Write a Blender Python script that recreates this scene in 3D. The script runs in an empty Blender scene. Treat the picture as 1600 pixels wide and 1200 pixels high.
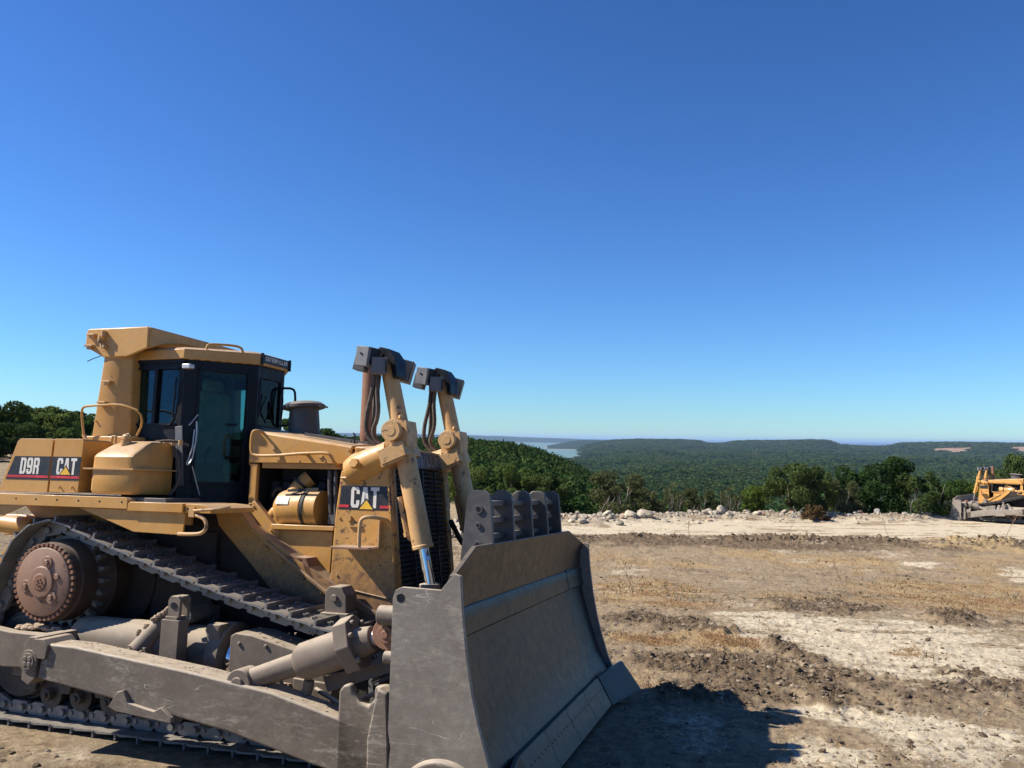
import bpy, bmesh, math, random
import numpy as np
from mathutils import Vector, Matrix, Euler
from mathutils.geometry import tessellate_polygon
D = bpy.data
SC = bpy.context.scene
COL = SC.collection
R = math.radians

# ---------------------------------------------------------------- camera
CAM_Z = 2.975
cam_d = D.cameras.new('camera')
cam = D.objects.new('camera', cam_d)
COL.objects.link(cam)
cam_d.sensor_width = 36.0
cam_d.lens = 1294 / 1600 * 36
cam_d.clip_start = 0.1
cam_d.clip_end = 400000
Mc = Matrix.Rotation(R(3.6575), 3, 'X') @ Matrix.Rotation(R(-0.6879), 3, 'Y')
right, fwd, up = Mc.col[0], Mc.col[1], Mc.col[2]
M3 = Matrix((right, up, -fwd)).transposed()
cam.matrix_world = Matrix.Translation((0, 0, CAM_Z)) @ M3.to_4x4()
SC.camera = cam

# ---------------------------------------------------------------- light
SUN_EL, SUN_AZ = 43.75, -88.5          # azimuth measured from world +Y towards +X
world = D.worlds.new('World')
SC.world = world
world.use_nodes = True
wn = world.node_tree.nodes
wl = world.node_tree.links
wn.clear()
wo = wn.new('ShaderNodeOutputWorld')
bg = wn.new('ShaderNodeBackground')
sky = wn.new('ShaderNodeTexSky')
sky.sky_type = 'NISHITA'
sky.sun_disc = False
sky.sun_elevation = R(SUN_EL)
sky.sun_rotation = R(SUN_AZ)
sky.altitude = 100
sky.air_density = 1.0
sky.dust_density = 0.0
sky.ozone_density = 2.0
tint = wn.new('ShaderNodeMix'); tint.data_type = 'RGBA'; tint.blend_type = 'MULTIPLY'
tint.inputs[0].default_value = 1.0
tint.inputs[7].default_value = (0.50, 0.772, 1.10, 1)
wl.new(sky.outputs[0], tint.inputs[6])
gam = wn.new('ShaderNodeGamma'); gam.inputs[1].default_value = 1.22
wl.new(tint.outputs[2], gam.inputs[0])
wl.new(gam.outputs[0], bg.inputs[0])
bg.inputs[1].default_value = 0.052
wl.new(bg.outputs[0], wo.inputs[0])

sun_d = D.lights.new('sun', 'SUN')
sun_d.energy = 5.0
sun_d.angle = R(0.53)
sun_d.color = (1.0, 0.93, 0.82)
sun = D.objects.new('sun', sun_d)
COL.objects.link(sun)
sdir = Vector((math.sin(R(SUN_AZ)) * math.cos(R(SUN_EL)), math.cos(R(SUN_AZ)) * math.cos(R(SUN_EL)), math.sin(R(SUN_EL))))
sun.rotation_euler = sdir.to_track_quat('Z', 'Y').to_euler()
sun.location = (-30, 0, 40)

vs = SC.view_settings
vs.view_transform = 'Standard'
vs.look = 'None'
vs.gamma = 1
vs.use_curve_mapping = False
vs.exposure = 0.78
SC.render.engine = 'CYCLES'
cy = SC.cycles
cy.max_bounces = 6
cy.diffuse_bounces = 3
cy.glossy_bounces = 3
cy.transparent_max_bounces = 12
cy.volume_bounces = 0
cy.use_denoising = True

# ---------------------------------------------------------------- helpers
def tag(o, label=None, cat=None, group=None, kind=None):
    if label: o['label'] = label
    if cat: o['category'] = cat
    if group: o['group'] = group
    if kind: o['kind'] = kind
    return o

def empty(name, loc=(0, 0, 0), rot=(0, 0, 0)):
    o = D.objects.new(name, None)
    COL.objects.link(o)
    o.location = loc
    o.rotation_euler = rot
    o.empty_display_size = 0.3
    return o

def finish(me, mats, sharp=32):
    if not isinstance(mats, (list, tuple)): mats = [mats]
    for m in mats: me.materials.append(m)
    me.polygons.foreach_set('use_smooth', [True] * len(me.polygons))
    me.set_sharp_from_angle(angle=R(sharp))
    me.update()

def link(name, me, parent=None):
    o = D.objects.new(name, me)
    COL.objects.link(o)
    if parent: o.parent = parent
    return o

class MB:
    """collects shapes in one mesh; S mirrors Y"""
    S = 1
    def __init__(s):
        s.v = []; s.f = []; s.m = []
    def add(s, vs, fs, M=None, mi=0):
        b = len(s.v)
        for p in vs:
            p = Vector(p)
            if M is not None: p = M @ p
            s.v.append((p.x, p.y * MB.S, p.z))
        for f in fs:
            s.f.append([b + i for i in f]); s.m.append(mi)
        return s
    def box(s, x0, x1, y0, y1, z0, z1, M=None, mi=0):
        vs = [(x, y, z) for x in (x0, x1) for y in (y0, y1) for z in (z0, z1)]
        return s.add(vs, [(0, 1, 3, 2), (4, 6, 7, 5), (0, 4, 5, 1), (2, 3, 7, 6), (0, 2, 6, 4), (1, 5, 7, 3)], M, mi)
    def obox(s, c, size, rot=(0, 0, 0), mi=0):
        M = Matrix.Translation(c) @ Euler([R(a) for a in rot]).to_matrix().to_4x4()
        a, b, d = [q / 2 for q in size]
        return s.box(-a, a, -b, b, -d, d, M, mi)
    def prism(s, pts, y0, y1, ax='xz', M=None, mi=0):
        """polygon in a plane extruded along the third axis; y0/y1 may be functions of the point"""
        n = len(pts)
        def mk(p, c):
            c = c(p) if callable(c) else c
            if ax == 'xz': return (p[0], c, p[1])
            if ax == 'xy': return (p[0], p[1], c)
            return (c, p[0], p[1])
        vs = [mk(p, y0) for p in pts] + [mk(p, y1) for p in pts]
        fs = [tuple(range(n)), tuple(range(2 * n - 1, n - 1, -1))] + [(i, (i + 1) % n, n + (i + 1) % n, n + i) for i in range(n)]
        return s.add(vs, fs, M, mi)
    def loft(s, rings, closed=True, caps=True, M=None, mi=0):
        n = len(rings[0]); vs = [p for r in rings for p in r]; fs = []
        for k in range(len(rings) - 1):
            for i in range(n if closed else n - 1):
                j = (i + 1) % n
                fs.append((k * n + i, k * n + j, (k + 1) * n + j, (k + 1) * n + i))
        if caps and closed:
            fs.append(tuple(range(n))); fs.append(tuple(range(len(vs) - 1, len(vs) - n - 1, -1)))
        return s.add(vs, fs, M, mi)
    def frame(s, d):
        d = d.normalized()
        a = Vector((0, 0, 1)) if abs(d.z) < .9 else Vector((1, 0, 0))
        u = d.cross(a).normalized()
        return u, d.cross(u).normalized()
    def cyl(s, p0, p1, r0, r1=None, n=20, mi=0, rings=None):
        """tapered cylinder; rings = [(t, r), ...] along the axis"""
        p0 = Vector(p0); p1 = Vector(p1)
        if r1 is None: r1 = r0
        rings = rings or [(0, r0), (1, r1)]
        u, w = s.frame(p1 - p0)
        L = []
        for t, r in rings:
            c = p0.lerp(p1, t)
            L.append([c + (u * math.cos(2 * math.pi * i / n) + w * math.sin(2 * math.pi * i / n)) * r for i in range(n)])
        return s.loft(L, mi=mi)
    def tube(s, pts, r, n=8, smooth=0, mi=0):
        pts = [Vector(p) for p in pts]
        for _ in range(smooth):
            q = [pts[0]]
            for a, b in zip(pts, pts[1:]):
                k = min(.25, .055 / max((b - a).length, 1e-6)); q += [a.lerp(b, k), a.lerp(b, 1 - k)]
            pts = q + [pts[-1]]
        L = []; u = None
        for i, p in enumerate(pts):
            d = (pts[min(i + 1, len(pts) - 1)] - pts[max(i - 1, 0)]).normalized()
            if u is None: u, w = s.frame(d)
            else:
                u = (u - d * u.dot(d)).normalized(); w = d.cross(u)
            rr = r(i / (len(pts) - 1)) if callable(r) else r
            L.append([p + (u * math.cos(2 * math.pi * k / n) + w * math.sin(2 * math.pi * k / n)) * rr for k in range(n)])
        return s.loft(L, mi=mi)
    def ball(s, c, r, n=12, sc=(1, 1, 1), mi=0):
        L = []
        for k in range(1, n // 2):
            a = math.pi * k / (n // 2)
            L.append([(c[0] + r * sc[0] * math.sin(a) * math.cos(2 * math.pi * i / n), c[1] + r * sc[1] * math.sin(a) * math.sin(2 * math.pi * i / n), c[2] + r * sc[2] * math.cos(a)) for i in range(n)])
        return s.loft(L, mi=mi)
    def bolt(s, c, d, r=.018, h=.014):
        c = Vector(c); d = Vector(d).normalized()
        return s.cyl(c, c + d * h, r, r * .92, n=6)
    def mesh(s, name):
        me = D.meshes.new(name)
        me.from_pydata(s.v, [], s.f)
        me.polygons.foreach_set('material_index', s.m)
        bm = bmesh.new(); bm.from_mesh(me)
        bmesh.ops.recalc_face_normals(bm, faces=bm.faces)
        bm.to_mesh(me); bm.free()
        return me
    def build(s, name, mats, parent=None, bevel=0, sharp=32, label=None, seg=2):
        me = s.mesh(name)
        finish(me, mats, sharp)
        o = link(name, me, parent)
        if bevel:
            b = o.modifiers.new('bevel', 'BEVEL')
            b.width = bevel; b.segments = seg; b.limit_method = 'ANGLE'; b.angle_limit = R(38)
            b.harden_normals = False
        if label: o['label'] = label
        return o

# ---------------------------------------------------------------- materials
def newmat(name):
    m = D.materials.new(name)
    m.use_nodes = True
    nt = m.node_tree
    b = nt.nodes['Principled BSDF']
    return m, nt, b

class NT:
    def __init__(s, nt): s.nt = nt; s.n = nt.nodes; s.l = nt.links
    def new(s, t, **k):
        n = s.n.new(t)
        for a, v in k.items(): setattr(n, a, v)
        return n
    def con(s, a, b): s.l.new(a, b)
    def coord(s, kind='Object', scale=None, rot=None):
        tc = s.new('ShaderNodeTexCoord')
        o = tc.outputs[kind]
        if scale is not None:
            mp = s.new('ShaderNodeMapping'); mp.inputs['Scale'].default_value = scale
            if rot: mp.inputs['Rotation'].default_value = rot
            s.con(o, mp.inputs[0]); o = mp.outputs[0]
        return o
    def noise(s, co, scale, detail=5, rough=.6, dist=0):
        n = s.new('ShaderNodeTexNoise'); s.con(co, n.inputs['Vector'])
        n.inputs['Scale'].default_value = scale; n.inputs['Detail'].default_value = detail
        n.inputs['Roughness'].default_value = rough; n.inputs['Distortion'].default_value = dist
        return n.outputs['Fac']
    def ramp(s, f, a, b, lo=0., hi=1.):
        n = s.new('ShaderNodeMapRange'); n.interpolation_type = 'SMOOTHSTEP'
        s.con(f, n.inputs[0])
        n.inputs[1].default_value = a; n.inputs[2].default_value = b; n.inputs[3].default_value = lo; n.inputs[4].default_value = hi
        return n.outputs[0]
    def mix(s, f, a, b):
        n = s.new('ShaderNodeMix', data_type='RGBA')
        if isinstance(f, (int, float)): n.inputs[0].default_value = f
        else: s.con(f, n.inputs[0])
        for i, q in ((6, a), (7, b)):
            if isinstance(q, tuple): n.inputs[i].default_value = (*q, 1)
            else: s.con(q, n.inputs[i])
        return n.outputs[2]
    def math(s, op, a, b=None, c=None):
        n = s.new('ShaderNodeMath', operation=op)
        for i, q in enumerate((a, b, c)):
            if q is None: continue
            if isinstance(q, (int, float)): n.inputs[i].default_value = q
            else: s.con(q, n.inputs[i])
        return n.outputs[0]
    def bump(s, h, strength=.3, dist=.01, prev=None):
        n = s.new('ShaderNodeBump'); n.inputs['Strength'].default_value = strength; n.inputs['Distance'].default_value = dist
        s.con(h, n.inputs['Height'])
        if prev: s.con(prev, n.inputs['Normal'])
        return n.outputs[0]

def grimy(name, base, var, dirt, rough=.5, metal=0., dirt_amt=.5, top_dust=.6, chips=None, chip_t=.66, mud=None, scratch=0., spec=.4, bump=.25, mudz=(.9, 1.7), chipscale=9, rv=1., scour=None):
    """painted or bare metal with uneven colour, dust on upward faces, chips, scratches and mud low down"""
    m, nt, b = newmat(name); t = NT(nt)
    co = t.coord()
    n1 = t.noise(co, 1.7, 6, .65, .3)
    n2 = t.noise(co, 11, 8, .7)
    col = t.mix(t.ramp(n1, .32, .68), base, var)
    col = t.mix(t.math('MULTIPLY', t.ramp(n2, .45, .75), dirt_amt), col, dirt)
    if scratch:
        ns = t.noise(t.coord('Object', (1.3, 1, 4.2), (0, R(7), 0)), 4.0, 10, .82, .5)
        f = t.math('MULTIPLY', t.ramp(ns, .47, .68), t.ramp(t.noise(co, 1.4, 5, .6), .35, .65))
        col = t.mix(t.math('MULTIPLY', f, scratch), col, (.40, .355, .285))
        for rot, sc_, th in (((0, R(-18), 0), (.5, 1, 2.6), .0045), ((0, R(34), 0), (.45, 1, 2.2), .003)):
            nl = t.noise(t.coord('Object', sc_, rot), 2.2, 2.5, .45, .3)
            ln = t.ramp(t.math('ABSOLUTE', t.math('SUBTRACT', nl, .5)), th, 0)
            ln = t.math('MULTIPLY', ln, t.ramp(t.noise(co, 2.6, 5, .7), .5, .62))
            col = t.mix(t.math('MULTIPLY', ln, min(1, scratch)), col, (.55, .51, .44))
        col = t.mix(t.math('MULTIPLY', t.ramp(t.noise(co, .8, 4, .6), .45, .68), .35 * scratch), col, (.09, .066, .052))
    if scour is not None:
        v1 = t.noise(t.coord('Object', (.35, 7, .5), (R(4), 0, 0)), 3.0, 9, .78, .4)
        col = t.mix(t.ramp(v1, .50, .70, 0, .65), col, scour)
        v2 = t.noise(t.coord('Object', (.2, 1.5, .35), (R(-7), 0, 0)), 2.6, 3, .5, .3)
        ln = t.ramp(t.math('ABSOLUTE', t.math('SUBTRACT', v2, .52)), .004, 0, 0, .5)
        col = t.mix(t.math('MULTIPLY', ln, t.ramp(t.noise(co, 2.2, 5, .7), .48, .6)), col, tuple(q * 2.6 for q in scour))
        col = t.mix(t.ramp(t.noise(co, .7, 5, .65), .40, .64, 0, .5), col, tuple(q * .28 for q in scour))
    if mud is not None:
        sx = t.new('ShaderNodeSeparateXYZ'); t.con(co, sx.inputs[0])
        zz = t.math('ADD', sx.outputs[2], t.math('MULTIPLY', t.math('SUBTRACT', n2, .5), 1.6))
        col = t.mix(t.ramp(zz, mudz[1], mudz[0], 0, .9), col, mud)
    if chips is not None:
        nc = t.noise(co, chipscale, 9, .72, .5)
        nb = t.noise(co, 1.3, 3, .5)
        st = t.noise(t.coord('Object', (9, 9, .8)), 1.6, 8, .75, .3)
        col = t.mix(t.math('MULTIPLY', t.ramp(st, .56, .76), .42), col, dirt)
        spk = t.noise(co, 60, 4, .8)
        col = t.mix(t.ramp(spk, .70, .76, 0, .6), col, chips)
        thr = t.ramp(t.math('ADD', nc, t.math('MULTIPLY', nb, .22)), chip_t + .09, chip_t + .13)
        col = t.mix(thr, col, chips)
    if top_dust:
        g = t.new('ShaderNodeNewGeometry'); sx = t.new('ShaderNodeSeparateXYZ'); t.con(g.outputs['Normal'], sx.inputs[0])
        f = t.math('MULTIPLY', t.ramp(sx.outputs[2], .35, .95), t.ramp(n2, .25, .6, top_dust * .55, top_dust))
        col = t.mix(f, col, (.42, .345, .255))
    t.con(col, b.inputs['Base Color'])
    b.inputs['Metallic'].default_value = metal
    t.con(t.ramp(n2, .3, .7, max(rough - .12 * rv, .05), min(rough + .18 * rv, 1)), b.inputs['Roughness'])
    b.inputs['Specular IOR Level'].default_value = spec
    if bump: t.con(t.bump(t.noise(co, 38, 6, .7), bump, .004), b.inputs['Normal'])
    return m

def plain(name, col, rough=.6, metal=0., var=.15, scale=12, spec=.4):
    m, nt, b = newmat(name); t = NT(nt)
    co = t.coord()
    n = t.noise(co, scale, 5)
    d = tuple(c * (1 - var) for c in col); u = tuple(min(c * (1 + var), 1) for c in col)
    t.con(t.mix(t.ramp(n, .3, .7), d, u), b.inputs['Base Color'])
    b.inputs['Roughness'].default_value = rough; b.inputs['Metallic'].default_value = metal
    b.inputs['Specular IOR Level'].default_value = spec
    return m

YEL = (.49, .238, .045); YEL2 = (.55, .30, .085)
MT = {}
MT['paint'] = grimy('yellow_paint', YEL, YEL2, (.33, .20, .09), .42, dirt_amt=.55, chips=(.16, .085, .045), chip_t=.68, mud=(.235, .15, .095), mudz=(.85, 1.75), spec=.45)
MT['paint_worn'] = grimy('worn_yellow_paint', (.53, .30, .11), (.58, .36, .16), (.33, .22, .13), .5, dirt_amt=.6, chips=(.17, .10, .06), chip_t=.60, spec=.4, chipscale=14)
MT['steel'] = grimy('blade_steel', (.062, .053, .043), (.115, .098, .08), (.20, .172, .135), .40, metal=.2, dirt_amt=.75, top_dust=.7, scratch=.75, spec=.5, bump=.5)
MT['arm'] = grimy('dusty_arm_steel', (.115, .092, .072), (.155, .127, .10), (.22, .184, .145), .6, dirt_amt=.5, top_dust=.95, scratch=.9, spec=.35, bump=.5)
MT['frame'] = grimy('dusty_brown_steel', (.115, .09, .070), (.165, .132, .105), (.25, .205, .155), .75, dirt_amt=.4, top_dust=.8, spec=.3, bump=.4)
MT['track'] = grimy('track_steel', (.11, .108, .103), (.20, .195, .185), (.26, .245, .215), .42, metal=.2, dirt_amt=.6, top_dust=.4, spec=.5, bump=.5)
MT['rust'] = grimy('rusty_brown_steel', (.20, .095, .055), (.26, .135, .085), (.30, .20, .14), .7, dirt_amt=.4, top_dust=.5, spec=.3, bump=.4)
MT['hub'] = grimy('hub_paint', (.235, .13, .08), (.30, .18, .12), (.17, .10, .065), .5, dirt_amt=.5, top_dust=.5, chips=(.12, .06, .04), chip_t=.62, spec=.4)
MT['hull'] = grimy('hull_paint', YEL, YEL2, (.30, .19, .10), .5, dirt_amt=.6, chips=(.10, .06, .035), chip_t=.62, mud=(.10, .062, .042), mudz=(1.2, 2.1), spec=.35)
MT['belly'] = grimy('greasy_shaded_belly', (.018, .014, .012), (.04, .028, .02), (.07, .045, .03), .7, dirt_amt=.5, top_dust=.3, spec=.3)  # grease and the fender's shade together, painted as one near-black colour
MT['drive'] = grimy('shaded_drive_housing', (.04, .027, .02), (.065, .043, .032), (.11, .075, .055), .65, dirt_amt=.4, top_dust=.3, spec=.3, bump=.4)  # shadow on the housing painted in as a dark base colour
MT['mold'] = grimy('scoured_moldboard_steel', (.015, .0143, .0135), (.024, .0225, .021), (.034, .0305, .0275), .38, metal=0, dirt_amt=.2, top_dust=.3, scratch=0, spec=.24, bump=.08, rv=.4, scour=(.055, .052, .049))
MT['guard'] = grimy('guard_paint', YEL, YEL2, (.33, .20, .09), .48, dirt_amt=.6, chips=(.15, .08, .04), chip_t=.57, mud=(.15, .085, .05), mudz=(1.15, 2.0), spec=.4, chipscale=12)
MT['plate'] = grimy('scuffed_plate_steel', (.17, .146, .12), (.21, .188, .155), (.29, .26, .21), .5, metal=.1, dirt_amt=.5, top_dust=.9, scratch=.85, spec=.4, bump=.5)
MT['black'] = grimy('black_painted_metal', (.007, .009, .013), (.012, .014, .020), (.03, .028, .027), .42, dirt_amt=.25, top_dust=.25, spec=.2, bump=.1)
MT['darkgrey'] = grimy('dark_grey_metal', (.055, .053, .052), (.085, .08, .078), (.14, .125, .11), .5, dirt_amt=.5, top_dust=.4, spec=.4)
MT['grey'] = grimy('grey_guard_metal', (.11, .115, .12), (.15, .15, .155), (.20, .18, .16), .45, dirt_amt=.4, top_dust=.3, spec=.4)
MT['rubber'] = plain('black_rubber', (.025, .024, .023), .65)
MT['hose'] = plain('dusty_hose', (.10, .075, .058), .75, var=.35, scale=25)
MT['chrome'] = plain('chrome', (.75, .77, .80), .12, 1.0, .05)
MT['silver'] = plain('dusty_silver_rod', (.62, .60, .57), .42, .6, .12)
MT['white'] = plain('sticker_white', (.72, .68, .60), .6, var=.12, scale=40)
MT['letter'] = grimy('letter_white', (.74, .70, .62), (.70, .66, .58), (.45, .40, .32), .5, dirt_amt=.35, top_dust=0, bump=0)
MT['decal'] = grimy('decal_black', (.016, .017, .022), (.024, .025, .03), (.08, .065, .05), .42, dirt_amt=.25, top_dust=0, bump=0)
MT['red'] = plain('decal_red', (.55, .035, .045), .5, var=.2)
MT['logo'] = plain('logo_yellow', (.80, .47, .04), .5, var=.15, scale=30)
MT['seat'] = plain('seat_fabric', (.50, .42, .16), .9)
MT['oily_shade'] = grimy('shaded_oily_cast_steel', (.03, .027, .024), (.06, .052, .045), (.13, .11, .09), .45, dirt_amt=.7, top_dust=.6, spec=.4, bump=.4)  # undercarriage shade painted into the dark colour of rollers and idlers
MT['inner'] = plain('dark_interior', (.012, .013, .015), .8)
MT['dirt'] = plain('dry_soil_pile', (.36, .27, .19), 1.0, var=.4, scale=30)
def glass():
    m, nt, b = newmat('tinted_window_glass'); t = NT(nt)
    nt.nodes.remove(b)
    tr = t.new('ShaderNodeBsdfTransparent'); tr.inputs[0].default_value = (.52, .74, .75, 1)
    gl = t.new('ShaderNodeBsdfGlossy'); gl.inputs['Roughness'].default_value = .04; gl.inputs[0].default_value = (.34, .38, .43, 1)
    df = t.new('ShaderNodeBsdfDiffuse'); df.inputs[0].default_value = (.40, .36, .30, 1)
    fr = t.new('ShaderNodeFresnel'); fr.inputs[0].default_value = 1.45
    m1 = t.new('ShaderNodeMixShader'); t.con(fr.outputs[0], m1.inputs[0]); t.con(tr.outputs[0], m1.inputs[1]); t.con(gl.outputs[0], m1.inputs[2])
    m2 = t.new('ShaderNodeMixShader')
    t.con(t.ramp(t.noise(t.coord(), 5, 6, .7), .35, .8, .0, .045), m2.inputs[0])
    t.con(m1.outputs[0], m2.inputs[1]); t.con(df.outputs[0], m2.inputs[2])
    t.con(m2.outputs[0], nt.nodes['Material Output'].inputs[0])
    return m
MT['glass'] = glass()

# ---------------------------------------------------------------- lettering
GL = {
 'C': ([(1, .66), (1, .86), (.84, 1), (.16, 1), (0, .86), (0, .14), (.16, 0), (.84, 0), (1, .14), (1, .36), (.64, .36), (.64, .2), (.58, .15), (.42, .15), (.36, .2), (.36, .8), (.42, .85), (.58, .85), (.64, .8), (.64, .66)], []),
 'A': ([(0, 0), (.26, 1), (.74, 1), (1, 0), (.66, 0), (.62, .2), (.38, .2), (.34, 0)], [[(.42, .36), (.5, .8), (.58, .36)]]),
 'T': ([(.32, 0), (.32, .83), (0, .83), (0, 1), (1, 1), (1, .83), (.68, .83), (.68, 0)], []),
 'D': ([(0, 0), (0, 1), (.8, 1), (1, .86), (1, .14), (.8, 0)], [[(.36, .16), (.36, .84), (.58, .84), (.64, .78), (.64, .22), (.58, .16)]]),
 '9': ([(.02, .3), (.02, .12), (.18, 0), (.82, 0), (1, .14), (1, .86), (.84, 1), (.16, 1), (0, .86), (0, .5), (.14, .38), (.64, .38), (.64, .2), (.58, .15), (.42, .15), (.37, .2), (.37, .3)], [[(.36, .55), (.36, .8), (.42, .85), (.58, .85), (.64, .8), (.64, .55)]]),
 'R': ([(0, 0), (0, 1), (.84, 1), (1, .88), (1, .54), (.88, .46), (1, .36), (1, 0), (.65, 0), (.65, .34), (.58, .4), (.36, .4), (.36, 0)], [[(.36, .55), (.36, .84), (.58, .84), (.64, .78), (.64, .6), (.58, .55)]]),
 'E': ([(0, 0), (0, 1), (1, 1), (1, .82), (.38, .82), (.38, .6), (.9, .6), (.9, .42), (.38, .42), (.38, .18), (1, .18), (1, 0)], []),
 'P': ([(0, 0), (0, 1), (.84, 1), (1, .88), (1, .48), (.84, .36), (.36, .36), (.36, 0)], [[(.36, .52), (.36, .84), (.58, .84), (.64, .78), (.64, .58), (.58, .52)]]),
 'I': ([(.28, 0), (.28, 1), (.72, 1), (.72, 0)], []),
 'L': ([(0, 0), (0, 1), (.38, 1), (.38, .18), (1, .18), (1, 0)], []),
}
def letters(text, w, h, gap, slant=0.):
    """list of triangles in 2D, text starting at x=0"""
    tris = []; x = 0
    for ch in text:
        ww = w * (.55 if ch == 'I' else 1)
        outer, holes = GL[ch]
        loops = [outer] + holes
        pts = [Vector((x + p[0] * ww + slant * p[1] * h, p[1] * h, 0)) for lp in loops for p in lp]
        for t3 in tessellate_polygon([[Vector((x + p[0] * ww + slant * p[1] * h, p[1] * h, 0)) for p in lp] for lp in loops]):
            tris.append([(pts[i].x, pts[i].y) for i in t3])
        x += ww + gap
    return tris, x - gap
def put2d(mb, polys, origin, du, dv, mi=0):
    o = Vector(origin); du = Vector(du); dv = Vector(dv)
    for p in polys:
        mb.add([o + du * a + dv * b for a, b in p], [tuple(range(len(p)))], mi=mi)
# ---------------------------------------------------------------- terrain
def sm(a, b, x):
    t = np.clip((x - a) / (b - a), 0, 1)
    return t * t * (3 - 2 * t)
def _hash(ix, iy, seed):
    h = (ix.astype(np.int64) * 374761393 + iy.astype(np.int64) * 668265263 + seed * 1442695041) & 0xffffffff
    h = ((h ^ (h >> 13)) * 1274126177) & 0xffffffff
    h = ((h ^ (h >> 16)) * 2246822519) & 0xffffffff
    return ((h ^ (h >> 15)) & 0xffff) / 65535.0
def vnoise(x, y, seed=0):
    ix = np.floor(x); iy = np.floor(y); fx = x - ix; fy = y - iy
    fx = fx * fx * fx * (fx * (fx * 6 - 15) + 10); fy = fy * fy * fy * (fy * (fy * 6 - 15) + 10)
    a = _hash(ix, iy, seed); b = _hash(ix + 1, iy, seed); c = _hash(ix, iy + 1, seed); d = _hash(ix + 1, iy + 1, seed)
    return (a + (b - a) * fx) * (1 - fy) + (c + (d - c) * fx) * fy
def fbm(x, y, octv=5, seed=0, gain=.5):
    s = 0; a = 1; n = 0
    for k in range(octv):
        s = s + a * (vnoise(x * 2 ** k + 17.3 * k, y * 2 ** k - 9.1 * k, seed + k) - .5); n += a; a *= gain
    return s / n * 2
def base_h(x, y):
    r = np.hypot(x, y)
    P = -(.0124 * (x + 4.2) + .0625 * (y - 9.63))
    F = -2.28 - .002 * np.clip(x, -10, 60) + 3.0 * sm(-6, -27, x)
    w = sm(17, 42, r)
    return P * (1 - w) + F * w
def edge_d(az):
    """distance of the plateau's edge for an azimuth in degrees"""
    return np.interp(az, [-180, -60, -30, -18, -12, 0, 6, 15, 26, 30, 60, 180], [90, 150, 175, 150, 80, 55, 55, 60, 65, 73, 74, 90])
def land_h(x, y):
    """height of the land outside the plateau's edge"""
    r = np.hypot(x, y); az = np.degrees(np.arctan2(x, y))
    lr = np.log(np.maximum(r, 1))
    def prof(ds, zs): return np.interp(lr, np.log(ds), zs)
    C = np.interp(az, [-40, -16, -3, -.6, .6, 1.8, 3.1, 4.7, 6.2, 8.8, 12, 40], [-6, -6, -6, -7, -8, -9.6, -12.5, -17, -21.5, -28, -35, -38])
    far = np.interp(az, [0, 4, 9], [1., .7, 0.])
    K = np.log([50, 110, 250, 350, 450, 700, 1500, 3500, 6000])
    V = [-2.3 + 0 * C, -2.3 + .42 * (C + 2.3), -2.3 + .86 * (C + 2.3), C, C - 10 - .12 * (38 + C), -52 + 0 * C, -68 - 8 * far, -74 - 28 * far, -78 - 34 * far]
    z = V[0] + 0 * r
    for k in range(len(K) - 1):
        t = np.clip((lr - K[k]) / (K[k + 1] - K[k]), 0, 1)
        z = np.where(lr > K[k], V[k] * (1 - t) + V[k + 1] * t, z)
    amp = np.interp(lr, np.log([60, 250, 460, 1100, 3000]), [.4, .9, 1.4, 18, 26])
    z = z + amp * fbm(x / 650, y / 480, 4, 5) + .5 * amp * fbm(x / 130, y / 130, 3, 15)
    # far ridge around the basin, its crest height by azimuth
    crest = np.interp(az, [-40, -10, -1.4, -.3, 3.6, 5.2, 7, 9, 11, 12.4, 13.1, 14.6, 15.3, 19, 20.6, 21.4, 24.4, 25.5, 30, 45], [-20, -28, -38, -118, -116, -60, -18, -8, -6, -10, -32, -32, -14, -6, 0, -34, -38, -10, -6, -6])
    g = np.exp(-((r - 6800) / 1500) ** 2)
    ridge = crest * 1.0
    w = sm(4200, 6600, r)
    z = z * (1 - w) + (ridge + 10 * fbm(x / 700, y / 900, 4, 40)) * w
    dn = sm(7600, 10500, r)
    z = z * (1 - dn) - 150 * dn
    # lake basin
    lk = sm(-1.4, -.3, az) * (1 - sm(4.3, 5.6, az)) * sm(3500, 4300, r)
    z = z * (1 - lk) - 140 * lk
    # promontory between the two arms of water
    pr = sm(1.8, 2.7, az + .25 * fbm(r / 300, az, 2, 3)) * (1 - sm(11, 14, az)) * sm(8050, 8500, r) * (1 - sm(11500, 13500, r))
    z = np.maximum(z, -140 + pr * (29 + 85 * sm(2.0, 5.0, az) * sm(8150, 9300, r)))
    # far shore
    fs = np.interp(az, [-30, -8, -3, -1, .5, 2.5, 5, 8, 12], [48, 40, 36, 30, 14, -10, -40, -60, -135])
    far = sm(17000, 19500, r) * (1 - sm(24000, 28000, r))
    z = np.maximum(z, -150 + (fs + 150 + 16 * fbm(x / 1500, y / 4000, 3, 60)) * far)
    return z
def terr(x, y):
    r = np.hypot(x, y); az = np.degrees(np.arctan2(x, y))
    e = edge_d(az) + 3 * fbm(x / 14, y / 14, 3, 9)
    w = sm(0, 1, (r - e) / (14 + .1 * e))
    w2 = sm(0, 1, (r - e) / 1.0) * 0
    return base_h(x, y) * (1 - w) + land_h(x, y) * w
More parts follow.
